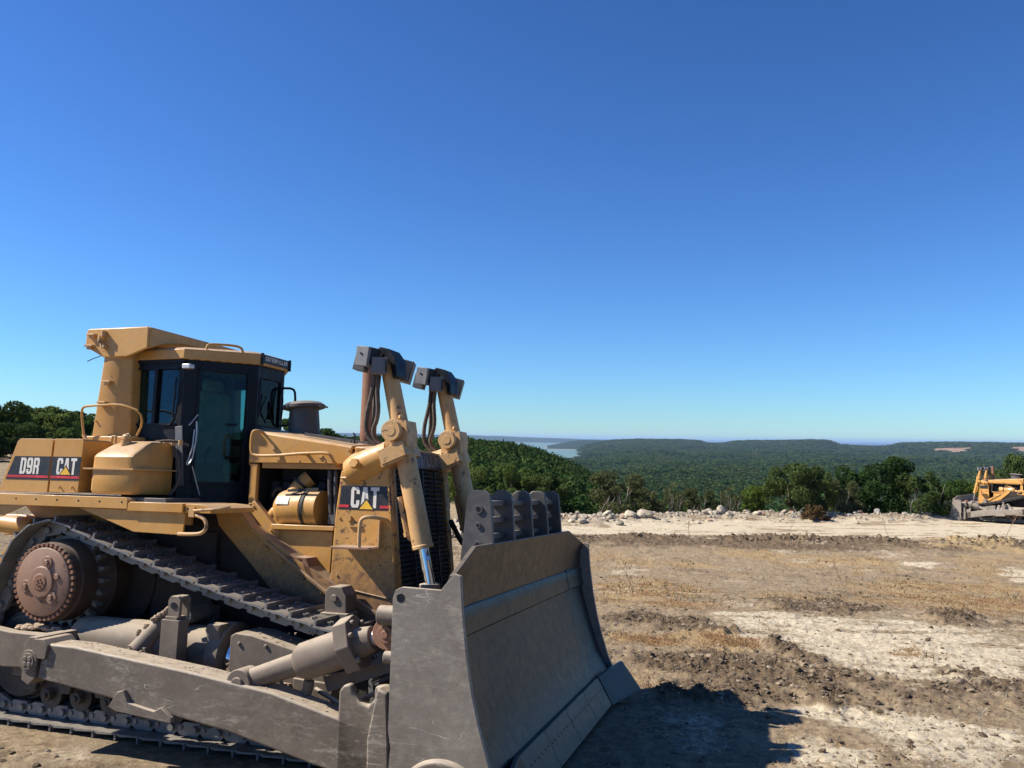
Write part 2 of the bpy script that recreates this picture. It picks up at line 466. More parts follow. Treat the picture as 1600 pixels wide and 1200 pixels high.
# ---------------------------------------------------------------- ground
# (kind, x, y, rx, ry, azimuth): s straw, p pale limestone soil, d dark turned soil, m mound of dark clods
PATCH = [('s', 3.81, 23.39, 1.75, 5.77, 0.16), ('s', 14.06, 35.84, 2.87, 3.5, 0.37), ('s', 14.11, 25.94, 3.53, 7.36, 0.5), ('s', 3.12, 14.17, 1.6, 0.62, 0.22), ('s', 24.58, 43.84, 3.04, 3.62, 0.51), ('s', 11.27, 38.47, 1.88, 1.82, 0.28), ('s', 1.59, 11.0, 0.42, 0.51, 0.14), ('s', 6.26, 13.62, 0.45, 0.46, 0.43), ('p', 6.68, 14.55, 2.96, 3.14, 0.43), ('p', 4.68, 8.79, 0.91, 1.15, 0.49), ('p', 3.4, 9.85, 0.31, 0.27, 0.33), ('p', 3.08, 8.07, 0.5, 0.9, 0.36), ('p', 17.61, 36.29, 0.67, 1.21, 0.45), ('p', 20.23, 33.4, 0.6, 2.64, 0.54), ('p', 5.18, 16.84, 0.99, 1.16, 0.3), ('p', 3.91, 9.65, 0.69, 0.4, 0.38), ('d', 2.86, 16.04, 1.09, 1.3, 0.18), ('d', 7.24, 19.85, 1.29, 2.4, 0.35), ('d', 3.47, 11.87, 2.29, 1.67, 0.28), ('d', 6.17, 11.39, 1.01, 0.88, 0.5), ('d', 10.62, 42.97, 9.32, 2.11, 0.24), ('d', 20.55, 44.55, 7.6, 2.0, 0.43), ('d', 4.32, 9.75, 0.27, 0.29, 0.42),
 ('m', 3.7, 14.56, 0.28, 0.52, 0.25), ('m', 4.47, 13.24, 0.36, 0.65, 0.33), ('m', 9.64, 17.99, 0.51, 1.56, 0.49), ('m', 3.76, 10.04, 0.23, 0.21, 0.36), ('m', 5.94, 18.63, 0.35, 1.18, 0.31), ('m', 2.22, 10.29, 0.48, 0.26, 0.21), ('m', 6.1, 43.56, 1.39, 1.9, 0.14), ('p', -1.2, 6.2, 1.4, 1.0, 0.)]
def masks(x, y):
    """soil masks at a point: pale, straw, dark, mound (0..1)"""
    wx = x + .5 * fbm(x / 1.1, y / 1.1, 4, 70); wy = y + .9 * fbm(x / 1.3, y / 1.3, 4, 77)
    M = {k: np.zeros_like(x) for k in 'spdm'}
    rag = fbm(x / .45, y / .6, 5, 64, .65)
    for k, cx, cy, rx, ry, a in PATCH:
        ca, sa = math.cos(a), math.sin(a)
        dx, dy = wx - cx, wy - cy
        u = (dx * ca - dy * sa) / rx; v = (dx * sa + dy * ca) / ry
        q = np.sqrt(u * u + v * v)
        M[k] = np.maximum(M[k], 1 - sm(.35, 1.45, q + .5 * rag))
    far = fbm(x / 3.5, y / 5.0, 5, 90)
    p, s_, d, m_ = M['p'], M['s'], M['d'], M['m']
    # the haul track: pale band across the far side
    rr = y - .012 * x + .9 * fbm(x / 6, y / 6, 3, 33)
    road = sm(45.3, 47.0, rr) * (1 - sm(58, 62, rr)) * sm(-8, 2, x)
    rut = fbm(x / 9, rr / .55, 4, 35)
    p = np.maximum(p, road * (.95 + .3 * far + .3 * rut))
    d = np.maximum(d, .8 * sm(38.5, 43, y) * (1 - sm(45.0, 46.0, rr)) * (x > -20))
    s_ = np.maximum(s_, .55 * sm(.12, .45, fbm(x / 2.6, y / 3.8, 4, 55)) * sm(15, 20, y) * (1 - sm(40, 44, y)))
    p = np.maximum(p, .48 * sm(.05, .5, fbm(x / 2.2, y / 2.8, 5, 66)))
    d = np.maximum(d, .45 * sm(.06, .45, fbm(x / 1.7, y / 2.2, 5, 44)) * (1 - road))
    strk = fbm(x / 2.6 + .3 * y, y / .42, 4, 140)
    p = p * (1 - m_) * np.clip(1.0 + 1.1 * strk + .7 * fbm(x / .7, y / .9, 5, 141, .65), 0, 1.2); s_ = s_ * (1 - m_) * np.clip(.95 + 1.3 * fbm(x / .9, y / 1.2, 4, 142), 0, 1.1); d = np.clip(d * (1 + .8 * fbm(x / .8, y / 1.0, 4, 143)), 0, 1)
    d = d * (1 - .8 * sm(.2, .8, p)); s_ = s_ * (1 - .7 * road)
    e = edge_d(np.degrees(np.arctan2(x, y))); bk = np.exp(-((np.hypot(x, y) - e + 1.2) / 2.6) ** 2)
    p = p * (1 - .75 * bk); d = np.maximum(d, .3 * bk)
    return np.clip(p, 0, 1), np.clip(s_, 0, 1), np.clip(np.maximum(d, m_), 0, 1), m_
def dozer_mask(x, y):
    """1 under and close to the near machine, where the soil is pressed flat"""
    c, s_ = math.cos(R(-17.854)), math.sin(R(-17.854))
    dx, dy = x + 4.2, y - 9.631
    u = dx * c + dy * s_; v = -dx * s_ + dy * c
    return sm(-2.6, -2.0, u) * (1 - sm(5.1, 5.6, u)) * (1 - sm(1.75, 2.2, np.abs(v)))
def soil_h(x, y):
    p, s_, d, m_ = masks(x, y)
    flat = dozer_mask(x, y)
    road = p * sm(44, 47, y)
    lumps = np.abs(fbm(x / .33, y / .33, 5, 21, .6)); fine = fbm(x / .09, y / .09, 3, 31)
    big = fbm(x / 2.4, y / 2.4, 4, 11)
    h = .05 * big + (.030 + .095 * d) * lumps * 1.6 + .010 * fine + .05 * np.abs(fbm(x / .9, y / 1.1, 4, 12, .6)) + .09 * m_ * (.7 + .5 * lumps)
    h = h * (1 - .75 * road)
    h += .17 * sm(-.35, .45, fbm(x / 2.2, y / 9, 4, 37)) * np.exp(-((y - 44.6 - .012 * x - .9 * fbm(x / 6, y / 6, 3, 33)) / .8) ** 2) * (.5 + lumps * 2.2) * sm(-6, 0, x)
    h += .035 * fbm(x / 2.6 + .3 * y, y / .42, 3, 140) * (1 - road)
    # drag marks in the pressed soil
    r = np.hypot(x, y)
    h += .012 * np.sin((x * .9 + y * .4) * 14 + 3 * big) * (1 - sm(8, 12, r)) * (x < 1)
    # rubble bank beyond the haul track
    e = edge_d(np.degrees(np.arctan2(x, y)))
    h += (.28 * np.exp(-((r - e + 2.0) / 1.7) ** 2) + .4 * np.abs(fbm(x / 2.2, y / 2.2, 4, 81)) * np.exp(-((r - e + 2.2) / 2.6) ** 2)) * sm(-14, -4, x)
    return (h - .03) * (1 - flat) - .02 * flat
def polar_mesh(name, azs, rs, hf, colf=None, closed=False):
    A, Rr = np.meshgrid(np.radians(azs), rs)
    X = Rr * np.sin(A); Y = Rr * np.cos(A); Z = hf(X, Y)
    nr, na = X.shape
    co = np.stack([X, Y, Z], -1).reshape(-1, 3).astype(np.float32)
    idx = np.arange(nr * na).reshape(nr, na)
    a = idx[:-1, :-1]; b = idx[:-1, 1:]; c = idx[1:, 1:]; d = idx[1:, :-1]
    q = np.stack([a, d, c, b], -1).reshape(-1, 4)
    if closed:
        q2 = np.stack([idx[:-1, -1], idx[1:, -1], idx[1:, 0], idx[:-1, 0]], -1)
        q = np.concatenate([q, q2])
    me = D.meshes.new(name)
    me.vertices.add(len(co)); me.vertices.foreach_set('co', co.ravel())
    me.loops.add(q.size); me.loops.foreach_set('vertex_index', q.ravel().astype(np.int32))
    me.polygons.add(len(q)); me.polygons.foreach_set('loop_start', (np.arange(len(q)) * 4).astype(np.int32)); me.polygons.foreach_set('loop_total', np.full(len(q), 4, np.int32))
    me.update(calc_edges=True)
    me.polygons.foreach_set('use_smooth', [True] * len(q))
    if colf:
        c = colf(X, Y).reshape(-1, 4).astype(np.float32)
        at_ = me.color_attributes.new('soil', 'FLOAT_COLOR', 'POINT'); at_.data.foreach_set('color', c.ravel())
    return me
az_g = np.concatenate([np.arange(-180, -38, 3.0), np.arange(-38, 38, .085), np.arange(38, 180, 3.0)])
rs_g = np.concatenate([[.02, 1.0, 2.0], np.geomspace(3.2, 96, 560)])
def soilcol(X, Y):
    p, s_, d, m_ = masks(X, Y)
    r = np.hypot(X, Y); e = edge_d(np.degrees(np.arctan2(X, Y)))
    g = sm(-1.5, 6, r - e)
    return np.stack([p, s_, d, g], -1)
gme = polar_mesh('ground', az_g, rs_g, lambda X, Y: terr(X, Y) + soil_h(X, Y), soilcol, True)

def soil_mat():
    m, nt, b = newmat('soil'); t = NT(nt)
    at_ = t.new('ShaderNodeVertexColor', layer_name='soil')
    sp = t.new('ShaderNodeSeparateColor'); t.con(at_.outputs[0], sp.inputs[0])
    co = t.coord()
    n1 = t.noise(co, 1.1, 8, .68); n2 = t.noise(co, 9, 8, .72); n3 = t.noise(co, 34, 6, .7)
    base = t.mix(t.ramp(n2, .36, .64), (.19, .138, .084), (.35, .268, .170))
    nl = t.noise(t.coord('Object', (.55, 1.0, 1)), 2.2, 9, .78, .6)
    base = t.mix(t.ramp(nl, .48, .66, 0, .75), base, (.10, .076, .052))
    base = t.mix(t.ramp(n1, .45, .7), base, (.275, .215, .145))
    dark = t.mix(t.ramp(n2, .38, .66), (.095, .066, .040), (.20, .147, .095))
    pale = t.mix(t.ramp(n2, .35, .65), (.40, .33, .23), (.60, .515, .375))
    pale = t.mix(t.ramp(n3, .54, .72), pale, (.27, .215, .15))
    straw = t.mix(t.ramp(n3, .35, .65), (.25, .175, .09), (.39, .285, .155))
    def f(ch, a=.22, c=.75): 
        s = t.math('ADD', sp.outputs[ch], t.math('MULTIPLY', t.math('SUBTRACT', n2, .5), 1.15))
        s = t.math('ADD', s, t.math('MULTIPLY', t.math('SUBTRACT', n1, .5), .6))
        return t.ramp(s, a, c)
    c = t.mix(f(2), base, dark)
    c = t.mix(f(1), c, straw)
    c = t.mix(f(0, .30, .92), c, pale)
    c = t.mix(t.ramp(n3, .66, .74, 0, .6), c, (.48, .42, .32))
    c = t.mix(t.ramp(at_.outputs['Alpha'], .2, .9, 0, .85), c, (.07, .075, .035))
    t.con(c, b.inputs['Base Color']); b.inputs['Roughness'].default_value = 1; b.inputs['Specular IOR Level'].default_value = .12
    bp = t.bump(n2, .9, .05); t.con(t.bump(n3, .8, .015, bp), b.inputs['Normal'])
    return m
MT['soil'] = soil_mat()
gme.materials.append(MT['soil'])
ground = link('ground', gme); tag(ground, kind='structure')

# ---------------------------------------------------------------- far land and water
def land_mat():
    m, nt, b = newmat('wooded_land'); t = NT(nt)
    co = t.coord()
    sx = t.new('ShaderNodeSeparateXYZ'); t.con(co, sx.inputs[0])
    n0 = t.noise(co, .0016, 6, .6); n1 = t.noise(co, .02, 8, .75); n2 = t.noise(co, .09, 6, .8)
    c = t.mix(t.ramp(n1, .35, .65), (.010, .021, .010), (.022, .038, .016))
    c = t.mix(t.ramp(n2, .45, .7, 0, .75), c, (.006, .013, .006))
    c = t.mix(t.ramp(n0, .5, .66, 0, .5), c, (.028, .044, .020))
    at_ = t.new('ShaderNodeVertexColor', layer_name='soil')
    sp = t.new('ShaderNodeSeparateColor'); t.con(at_.outputs[0], sp.inputs[0])
    e = t.math('ADD', sp.outputs[0], t.math('MULTIPLY', t.math('SUBTRACT', n1, .5), .7))
    earth = t.mix(t.ramp(n1, .4, .6), (.20, .115, .075), (.34, .25, .18))
    c = t.mix(t.ramp(e, .45, .6), c, earth)
    # sand along the waterline
    zz = t.math('ADD', sx.outputs[2], t.math('MULTIPLY', n1, 6))
    c = t.mix(t.ramp(zz, -109.0, -111.5), c, (.46, .38, .27))
    t.con(c, b.inputs['Base Color']); b.inputs['Roughness'].default_value = 1; b.inputs['Specular IOR Level'].default_value = .05
    t.con(t.bump(n2, 1, 4.0), b.inputs['Normal'])
    return m
az_h = np.concatenate([np.arange(-180, -42, 4.0), np.arange(-42, 42, .12), np.arange(42, 180, 4.0)])
rs_h = np.concatenate([np.geomspace(94, 30000, 520)])
def cleared(X, Y):
    r = np.hypot(X, Y); az = np.degrees(np.arctan2(X, Y))
    wob = .5 * fbm(az / .5, r / 150, 3, 91)
    q = ((az - 28.0) / 1.15) ** 2 + ((r - 5450) / 300) ** 2 + wob
    q2 = ((az - 25.4) / .6) ** 2 + ((r - 5550) / 200) ** 2 + wob
    q3 = ((az - 31.7) / .8) ** 2 + ((r - 5600) / 300) ** 2
    c = np.clip(1.3 - np.minimum(np.minimum(q, q2), q3), 0, 1)
    z = np.zeros_like(c)
    return np.stack([c, z, z, z + 1], -1)
hme = polar_mesh('hills', az_h, rs_h, lambda X, Y: terr(X, Y) - .05 * (np.hypot(X, Y) < 95), cleared, True)
MT['land'] = land_mat(); hme.materials.append(MT['land'])
hills = link('hills', hme); tag(hills, kind='structure')
def water_mat():
    m, nt, b = newmat('water_surface'); t = NT(nt)
    b.inputs['Specular IOR Level'].default_value = .22; b.inputs['Roughness'].default_value = .55; b.inputs['IOR'].default_value = 1.33
    n = t.noise(t.coord('Object', (.02, .004, .02)), 1, 6, .7)
    sx = t.new('ShaderNodeSeparateXYZ'); t.con(t.coord(), sx.inputs[0])
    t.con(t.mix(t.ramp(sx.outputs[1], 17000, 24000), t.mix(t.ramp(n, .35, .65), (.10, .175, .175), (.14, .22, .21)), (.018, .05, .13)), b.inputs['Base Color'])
    t.con(t.bump(t.noise(t.coord('Object', (.06, .06, .06)), 1.0, 6, .7), .5, 1.0), b.inputs['Normal'])
    return m
me = D.meshes.new('water')
W = 150000
me.from_pydata([(-W, -W, -115), (W, -W, -115), (W, W, -115), (-W, W, -115)], [], [(0, 1, 2, 3)])
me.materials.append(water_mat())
tag(link('water', me), kind='structure')

# ---------------------------------------------------------------- foliage
def leaf_mat(name, a, b_, tr=.35):
    m, nt, b = newmat(name); t = NT(nt); nt.nodes.remove(b)
    co = t.coord()
    n = t.noise(co, 1.3, 4, .6)
    oi = t.new('ShaderNodeObjectInfo')
    g = t.new('ShaderNodeNewGeometry')
    c = t.mix(t.ramp(n, .35, .65), a, b_)
    c2 = t.mix(g.outputs['Random Per Island'], c, tuple(min(1, q * 1.6) for q in b_))
    c = t.mix(.25 if name == 'forest_leaves' else .45, c, c2)
    hs = t.new('ShaderNodeHueSaturation'); t.con(c, hs.inputs['Color'])
    lo_, hi_ = (1.13, .87) if name == 'forest_leaves' else (1.25, .75)
    t.con(t.ramp(oi.outputs['Random'], 0, 1, .475, .525), hs.inputs['Hue']); t.con(t.ramp(oi.outputs['Random'], 0, 1, lo_, hi_), hs.inputs['Value'])
    df = t.new('ShaderNodeBsdfDiffuse'); ts = t.new('ShaderNodeBsdfTranslucent'); ms = t.new('ShaderNodeMixShader'); ms.inputs[0].default_value = tr
    t.con(hs.outputs[0], df.inputs[0]); t.con(hs.outputs[0], ts.inputs[0]); t.con(df.outputs[0], ms.inputs[1]); t.con(ts.outputs[0], ms.inputs[2])
    t.con(ms.outputs[0], nt.nodes['Material Output'].inputs[0])
    return m
MT['leaf'] = leaf_mat('oak_leaves', (.055, .085, .024), (.095, .135, .038))
MT['leaf_d'] = leaf_mat('dark_leaves', (.030, .052, .017), (.055, .085, .027), .25)
MT['leaf_l'] = leaf_mat('light_leaves', (.062, .10, .02), (.105, .15, .032))
MT['leaf_o'] = leaf_mat('olive_leaves', (.075, .085, .034), (.12, .125, .055))
MT['leaf_r'] = leaf_mat('withered_leaves', (.10, .055, .032), (.17, .095, .055))
MT['wood'] = leaf_mat('forest_leaves', (.026, .052, .016), (.058, .092, .027), .2)
MT['bark'] = plain('bark', (.13, .10, .075), .95, var=.4, scale=8)
MT['barepale'] = plain('pale_bark', (.34, .30, .24), .95, var=.3, scale=8)

def leafcloud(rng, centres, radii, n, size, squash=.85):
    """n leaf quads scattered on and inside the given clumps"""
    centres = np.array(centres, float); radii = np.array(radii, float)
    w = radii ** 2; w /= w.sum()
    k = rng.choice(len(centres), n, p=w)
    d = rng.normal(size=(n, 3)); d /= np.linalg.norm(d, axis=1)[:, None]
    rad = rng.uniform(.45, 1.08, n) ** .6
    c = centres[k] + d * (radii[k] * rad)[:, None] * np.array([1, 1, squash])
    nrm = d * .6 + rng.normal(size=(n, 3)) * .7; nrm /= np.linalg.norm(nrm, axis=1)[:, None]
    a = np.cross(nrm, rng.normal(size=(n, 3))); a /= np.linalg.norm(a, axis=1)[:, None]
    b = np.cross(nrm, a)
    s = size * rng.uniform(.6, 1.4, n)[:, None]
    q = np.stack([c - a * s - b * s * .35, c + b * s * .1 - a * s * .1 - b * s * .65, c + a * s, c + b * s * .7], 1)
    return q.reshape(-1, 3)
def quads_mesh(name, co, mat, extra=None):
    n = len(co) // 4
    V = co; F = np.arange(n * 4).reshape(n, 4)
    me = D.meshes.new(name)
    me.vertices.add(len(V)); me.vertices.foreach_set('co', V.astype(np.float32).ravel())
    me.loops.add(n * 4); me.loops.foreach_set('vertex_index', F.ravel().astype(np.int32))
    me.polygons.add(n); me.polygons.foreach_set('loop_start', (np.arange(n) * 4).astype(np.int32)); me.polygons.foreach_set('loop_total', np.full(n, 4, np.int32))
    me.update(calc_edges=True); me.materials.append(mat)
    return me
def make_tree_meshes(seed, H, Wd, trunk, nleaf, leaf, size, style='round', bare=0, bark='bark'):
    rng = np.random.default_rng(seed); random.seed(seed)
    cs = []; rs = []
    n = 26 if style != 'pine' else 16
    for k in range(n):
        a = rng.uniform(0, 2 * math.pi); u = rng.uniform(0, 1) ** .5
        if style == 'pine':
            z = H * rng.uniform(.62, .92); rr = Wd / 2 * u * (1.0 - .3 * abs(z / H - .75) / .2)
        elif style == 'shrub':
            z = H * rng.uniform(.12, .86); rr = Wd / 2 * u * (1.02 - .45 * z / H)
        else:
            z = trunk + (H - trunk) * rng.uniform(.08, .88); t = (z - trunk) / (H - trunk); rr = Wd / 2 * u * math.sqrt(max(.1, 1 - (2 * t - .75) ** 2 * .55))
        cs.append((rr * math.cos(a), rr * math.sin(a), z)); rs.append(rng.uniform(.12, .26) * min(Wd, H) * .72)
    co = leafcloud(rng, cs, rs, nleaf, size)
    m = MB()
    tr = max(.04, H * .022)
    top = Vector((rng.uniform(-.1, .1) * Wd, rng.uniform(-.1, .1) * Wd, H * .6))
    m.tube([(0, 0, -.5), (top.x * .2, top.y * .3, trunk * .6 + .1), (top.x * .6, top.y * .5, H * .4), top], lambda t: tr * (1 - .7 * t), n=7, smooth=1)
    for k in range(9):
        c = Vector(cs[k]); s0 = Vector((top.x * .3, top.y * .3, max(.1, trunk * .5 + .15 * H * random.random())))
        m.tube([s0, s0.lerp(c, .5) + Vector((0, 0, .06 * H * random.uniform(-1, 1))), c], lambda t: tr * .5 * (1 - .8 * t), n=5, smooth=1)
    fo = quads_mesh('crown', co, MT[leaf])
    tm = m.mesh('trunk'); finish(tm, MT[bark], 60)
    bm_ = None
    if bare:
        m = MB()
        for k in range(bare):
            a = random.uniform(0, 6.28); x, y = .42 * Wd * math.cos(a) * random.random(), -.35 * Wd * random.random()
            p = Vector((x, y, -.2)); d = Vector((random.uniform(-.35, .35), random.uniform(-.3, .0), 1)).normalized(); L = H * random.uniform(.45, .85)
            path = [p + d * L * t + Vector((random.uniform(-.06, .06), 0, 0)) * L for t in (0, .35, .7, 1)]
            m.tube(path, lambda t: .028 * (1 - .75 * t), n=5, smooth=1)
            for j in range(3):
                b0 = path[1 + j % 2].lerp(path[2], random.random()); e = b0 + Vector((random.uniform(-.5, .5), random.uniform(-.3, .1), random.uniform(.3, .9))) * L * .35
                m.tube([b0, b0.lerp(e, .5) + Vector((0, 0, -.03)), e], lambda t: .016 * (1 - .7 * t), n=4)
        bm_ = m.mesh('bare_branches'); finish(bm_, MT['barepale'], 60)
    return fo, tm, bm_
def az_pt(az, r): return r * math.sin(R(az)), r * math.cos(R(az))
def tz(x, y): return float(terr(np.array([x]), np.array([y]))[0])
def place_tree(name, meshes, az, r, scale, rot, label, cat, group, dz=-.15):
    x, y = az_pt(az, r)
    t = empty(name, (x, y, tz(x, y) + dz), (0, 0, rot)); t.scale = scale if isinstance(scale, tuple) else (scale,) * 3
    tag(t, label, cat, group)
    for nm, me in zip(('crown', 'trunk', 'bare_branches'), meshes):
        if me is not None: link(nm, me, t)
    return t
# ---------------------------------------------------------------- the tracked dozer
def track_path():
    """closed outline of the shoe plane: sprocket, front idler, rear idler"""
    cs = [((-.03, 1.40), .585), ((3.10, .60), .555), ((-.45, .60), .555)]
    pts = []
    n = len(cs)
    segs = []
    for i in range(n):
        (c0, r0), (c1, r1) = cs[i], cs[(i + 1) % n]
        d = np.array(c1) - np.array(c0); L = np.hypot(*d); a = math.atan2(d[1], d[0]); b = math.asin((r0 - r1) / L)
        nrm = a + math.pi / 2 - b * 1
        nv = np.array([math.cos(nrm), math.sin(nrm)])
        segs.append((np.array(c0) + nv * r0, np.array(c1) + nv * r1, nrm))
    for i in range(n):
        p0, p1, nr = segs[i]
        nxt = segs[(i + 1) % n][2]; c, r = cs[(i + 1) % n]
        sag = .05 if i == 0 else 0
        for t in np.linspace(0, 1, 30): 
            q = p0 + (p1 - p0) * t
            pts.append((q[0], q[1] - sag * math.sin(math.pi * t)))
        d = (nr - nxt) % (2 * math.pi)
        for t in np.linspace(0, 1, 30)[1:-1]:
            a = nr - d * t; pts.append((c[0] + r * math.cos(a), c[1] + r * math.sin(a)))
    pts = np.array(pts); nx = np.roll(pts, -1, 0); ln = np.hypot(*(nx - pts).T); cum = np.concatenate([[0], np.cumsum(ln)])
    def at(s):
        s %= cum[-1]; i = min(np.searchsorted(cum, s, 'right') - 1, len(pts) - 1)
        t = (s - cum[i]) / max(ln[i], 1e-9); return pts[i] * (1 - t) + nx[i] * t
    return at, cum[-1]

def shoe_mesh():
    """one shoe: plate, grouser bar, bolt heads, two chain links below"""
    m = MB(); w = .305
    m.prism([(-.125, -.012), (-.10, .004), (.10, .016), (.135, .004), (.135, -.012), (.09, -.004), (-.09, -.012)], -w, w)
    m.prism([(-.108, 0), (-.082, .0), (-.086, .055), (-.104, .055)], -w + .01, w - .01)
    for y in (-.15, -.10, .10, .15):
        for x in (-.035, .055):
            m.cyl((x, y, .008), (x, y, .034), .017, n=6)
    for y in (-.1, .1):
        s = 1 if y > 0 else -1
        m.prism([(-.135, -.10), (-.12, -.135), (.05, -.135), (.075, -.115), (.135, -.11), (.14, -.055), (.09, -.012), (-.10, -.012), (-.135, -.05)], y - .022, y + .022)
        m.cyl((-.08, y - .03 * s, -.08), (-.08, y + .06 * s, -.08), .032, n=10)
        m.cyl((.09, y - .02 * s, -.08), (.09, y + .035 * s, -.08), .026, n=10)
    m.cyl((-.08, -.1, -.08), (-.08, .1, -.08), .03, n=10)
    me = m.mesh('track_shoe'); finish(me, MT['track'], 30)
    return me

def build_dozer(name, label, S, lettered=True, guard=True):
    MB.S = S
    root = empty(name)
    tag(root, label, 'bulldozer')
    P = lambda m, nm, mat, bev=.008, par=None, **k: m.build(nm, MT[mat] if isinstance(mat, str) else mat, par or root, bev, **k)

    # ----- main frame
    m = MB()
    for s in (-1, 1):
        m.prism([(1.45, 2.12), (1.76, 2.12), (1.93, 1.94), (2.86, 1.36), (3.36, 1.19), (3.42, 1.0), (3.25, .86), (2.8, .98), (2.3, 1.25), (1.9, 1.62), (1.5, 1.98)], s * .78, s * .742)  # band trimmed along the fender's shadow line; belly colour carries the shade
    for s in (-1, 1):
        m.prism([(2.10, 1.855), (2.86, 1.37), (2.95, 1.34), (2.95, 1.31), (2.86, 1.33), (2.06, 1.84)], s * .83, s * .79)      # doubler lip
        m.prism([(1.72, 2.16), (1.86, 2.0), (3.36, 1.215), (3.36, 1.18), (2.86, 1.345), (1.90, 1.93), (1.70, 2.12)], s * .80, s * .60)  # sloping ledge
        for t in (.15, .35, .62, .85):
            q = Vector((1.95, s * .785, 1.86)).lerp(Vector((2.85, s * .785, 1.30)), t)
            m.obox(q, (.07, .02, .035), (0, 32, 0))
        m.bolt((1.15, s * .78, 1.80), (0, s, 0), .03); m.bolt((1.30, s * .78, 1.80), (0, s, 0), .03)
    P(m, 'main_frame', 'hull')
    m = MB()
    m.prism([(-1.0, .80), (3.25, .80), (3.38, 1.0), (3.30, 1.17), (2.83, 1.33), (1.88, 1.90), (1.72, 2.08), (-.9, 2.12), (-1.05, 1.6)], -.74, .74)
    for s in (-1, 1):
        m.box(.75, 1.5, s * .74, s * .80, 1.0, 1.9); m.cyl((.2, s * .74, 1.4), (.2, s * .82, 1.4), .6, n=30)
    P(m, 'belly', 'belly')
    m = MB()
    m.prism([(-1.6, .9), (-1.0, .75), (-.9, 2.0), (-1.2, 2.0), (-1.6, 1.5)], -.6, .6)
    P(m, 'rear_case', 'paint')
    m = MB()
    m.cyl((-1.25, -1.08, 1.93), (-.72, -1.08, 1.90), .095, n=24); m.cyl((-.72, -1.08, 1.90), (-.62, -1.08, 1.89), .10, .085)
    m.cyl((-.62, -1.08, 1.88), (-.2, -1.08, 1.80), .045); m.tube([(-1.2, -.98, 2.0), (-.8, -.98, 2.0), (-.45, -1.0, 1.93), (-.3, -1.0, 1.86)], .02, smooth=2)
    m.tube([(-1.2, -.9, 1.8), (-.7, -1.0, 1.82), (-.4, -.95, 1.74)], .018, smooth=2)
    P(m, 'lift_ram', 'paint')

    # ----- final drive, sprocket, wheels, rollers, tracks on both sides
    at, total = track_path()
    NS = 43
    sme = shoe_mesh()
    for s in (-1, 1):
        hub = MB()
        hx, hz = 0.0, 1.395
        hub.cyl((hx, s * .80, hz), (hx, s * 1.44, hz), .40, n=48, rings=[(0, .50), (.35, .50), (.55, .41), (.86, .40), (.88, .385), (1, .375)])
        H = P(hub, 'final_drive', 'drive', .006)
        m = MB()
        Y = s * 1.44
        m.cyl((hx, Y, hz), (hx, s * 1.475, hz), .335, n=56, rings=[(0, .335), (.8, .335), (1, .322)])
        m.cyl((hx, s * 1.475, hz), (hx, s * 1.50, hz), .15, n=40, rings=[(0, .155), (.9, .15), (1, .135)])
        for a in (75, 195, 315):
            x = hx + .2 * math.cos(R(a)); z = hz + .2 * math.sin(R(a))
            m.cyl((x, s * 1.475, z), (x, s * 1.488, z), .062, n=20); m.cyl((x, s * 1.488, z), (x, s * 1.505, z), .03, n=6)
        m.cyl((hx + .19, s * 1.475, hz + .06), (hx + .19, s * 1.495, hz + .06), .028, n=12)
        P(m, 'cover_plate', 'hub', .004, H)
        m = MB()
        m.cyl((hx, s * 1.50, hz), (hx, s * 1.508, hz), .085, n=30, rings=[(0, .09), (.5, .078), (1, .074)])
        for k in range(5): m.bolt((hx + .03 * math.cos(k * 1.25), s * 1.506, hz + .03 * math.sin(k * 1.25)), (0, s, 0), .011)
        P(m, 'hub_cap', MT['rust'], .003, H)
        m = MB()
        for k in range(40):
            a = 2 * math.pi * k / 40
            m.cyl((hx + .362 * math.cos(a), s * 1.43, hz + .362 * math.sin(a)), (hx + .362 * math.cos(a), s * 1.462, hz + .362 * math.sin(a)), .019, n=8)
        P(m, 'hub_bolts', 'rust', 0, H)
        # sprocket teeth
        m = MB(); n = 24; pr = []
        for k in range(n):
            a = 2 * math.pi * k / n
            for da, r in ((-.5, .43), (-.22, .44), (-.12, .50), (.12, .50), (.22, .44)):
                b = a + da * 2 * math.pi / n; pr.append((-.03 + r * math.cos(b), 1.40 + r * math.sin(b)))
        m.prism(pr, s * 1.08, s * 1.17)
        P(m, 'sprocket', 'track', 0)
        for x, nm in ((3.10, 'idler'), (-.45, 'idler')):
            m = MB()
            m.cyl((x, s * 1.03, .60), (x, s * 1.22, .60), .41, n=40, rings=[(0, .39), (.15, .41), (.3, .41), (.31, .445), (.69, .445), (.7, .41), (.85, .41), (1, .39)])
            m.cyl((x, s * .98, .60), (x, s * 1.3, .60), .12, n=20); m.cyl((x, s * 1.22, .6), (x, s * 1.225, .6), .3, n=30)
            P(m, nm, 'oily_shade', .004)
        for k in range(8):
            x = .02 + k * .372
            m = MB()
            m.cyl((x, s * .99, .285), (x, s * 1.26, .285), .12, n=22, rings=[(0, .135), (.1, .135), (.14, .115), (.86, .115), (.9, .135), (1, .135)])
            m.cyl((x, s * 1.26, .285), (x, s * 1.33, .285), .06, n=14)
            m.bolt((x, s * 1.33, .285), (0, s, 0), .03, .02)
            P(m, 'roller', 'oily_shade', .003)
        # roller frame with the recoil housing, collar, posts
        F = MB()
        F.prism([(-.35, .46), (3.0, .46), (3.0, .62), (1.3, .66), (.55, .62), (-.35, .62)], s * .93, s * 1.40)                    # lower channel
        F.prism([(-.35, .80), (.33, .92), (.40, .97), (.43, .96), (.43, .66), (.36, .60), (-.35, .55)], s * .92, s * 1.36)       # rear boxed end
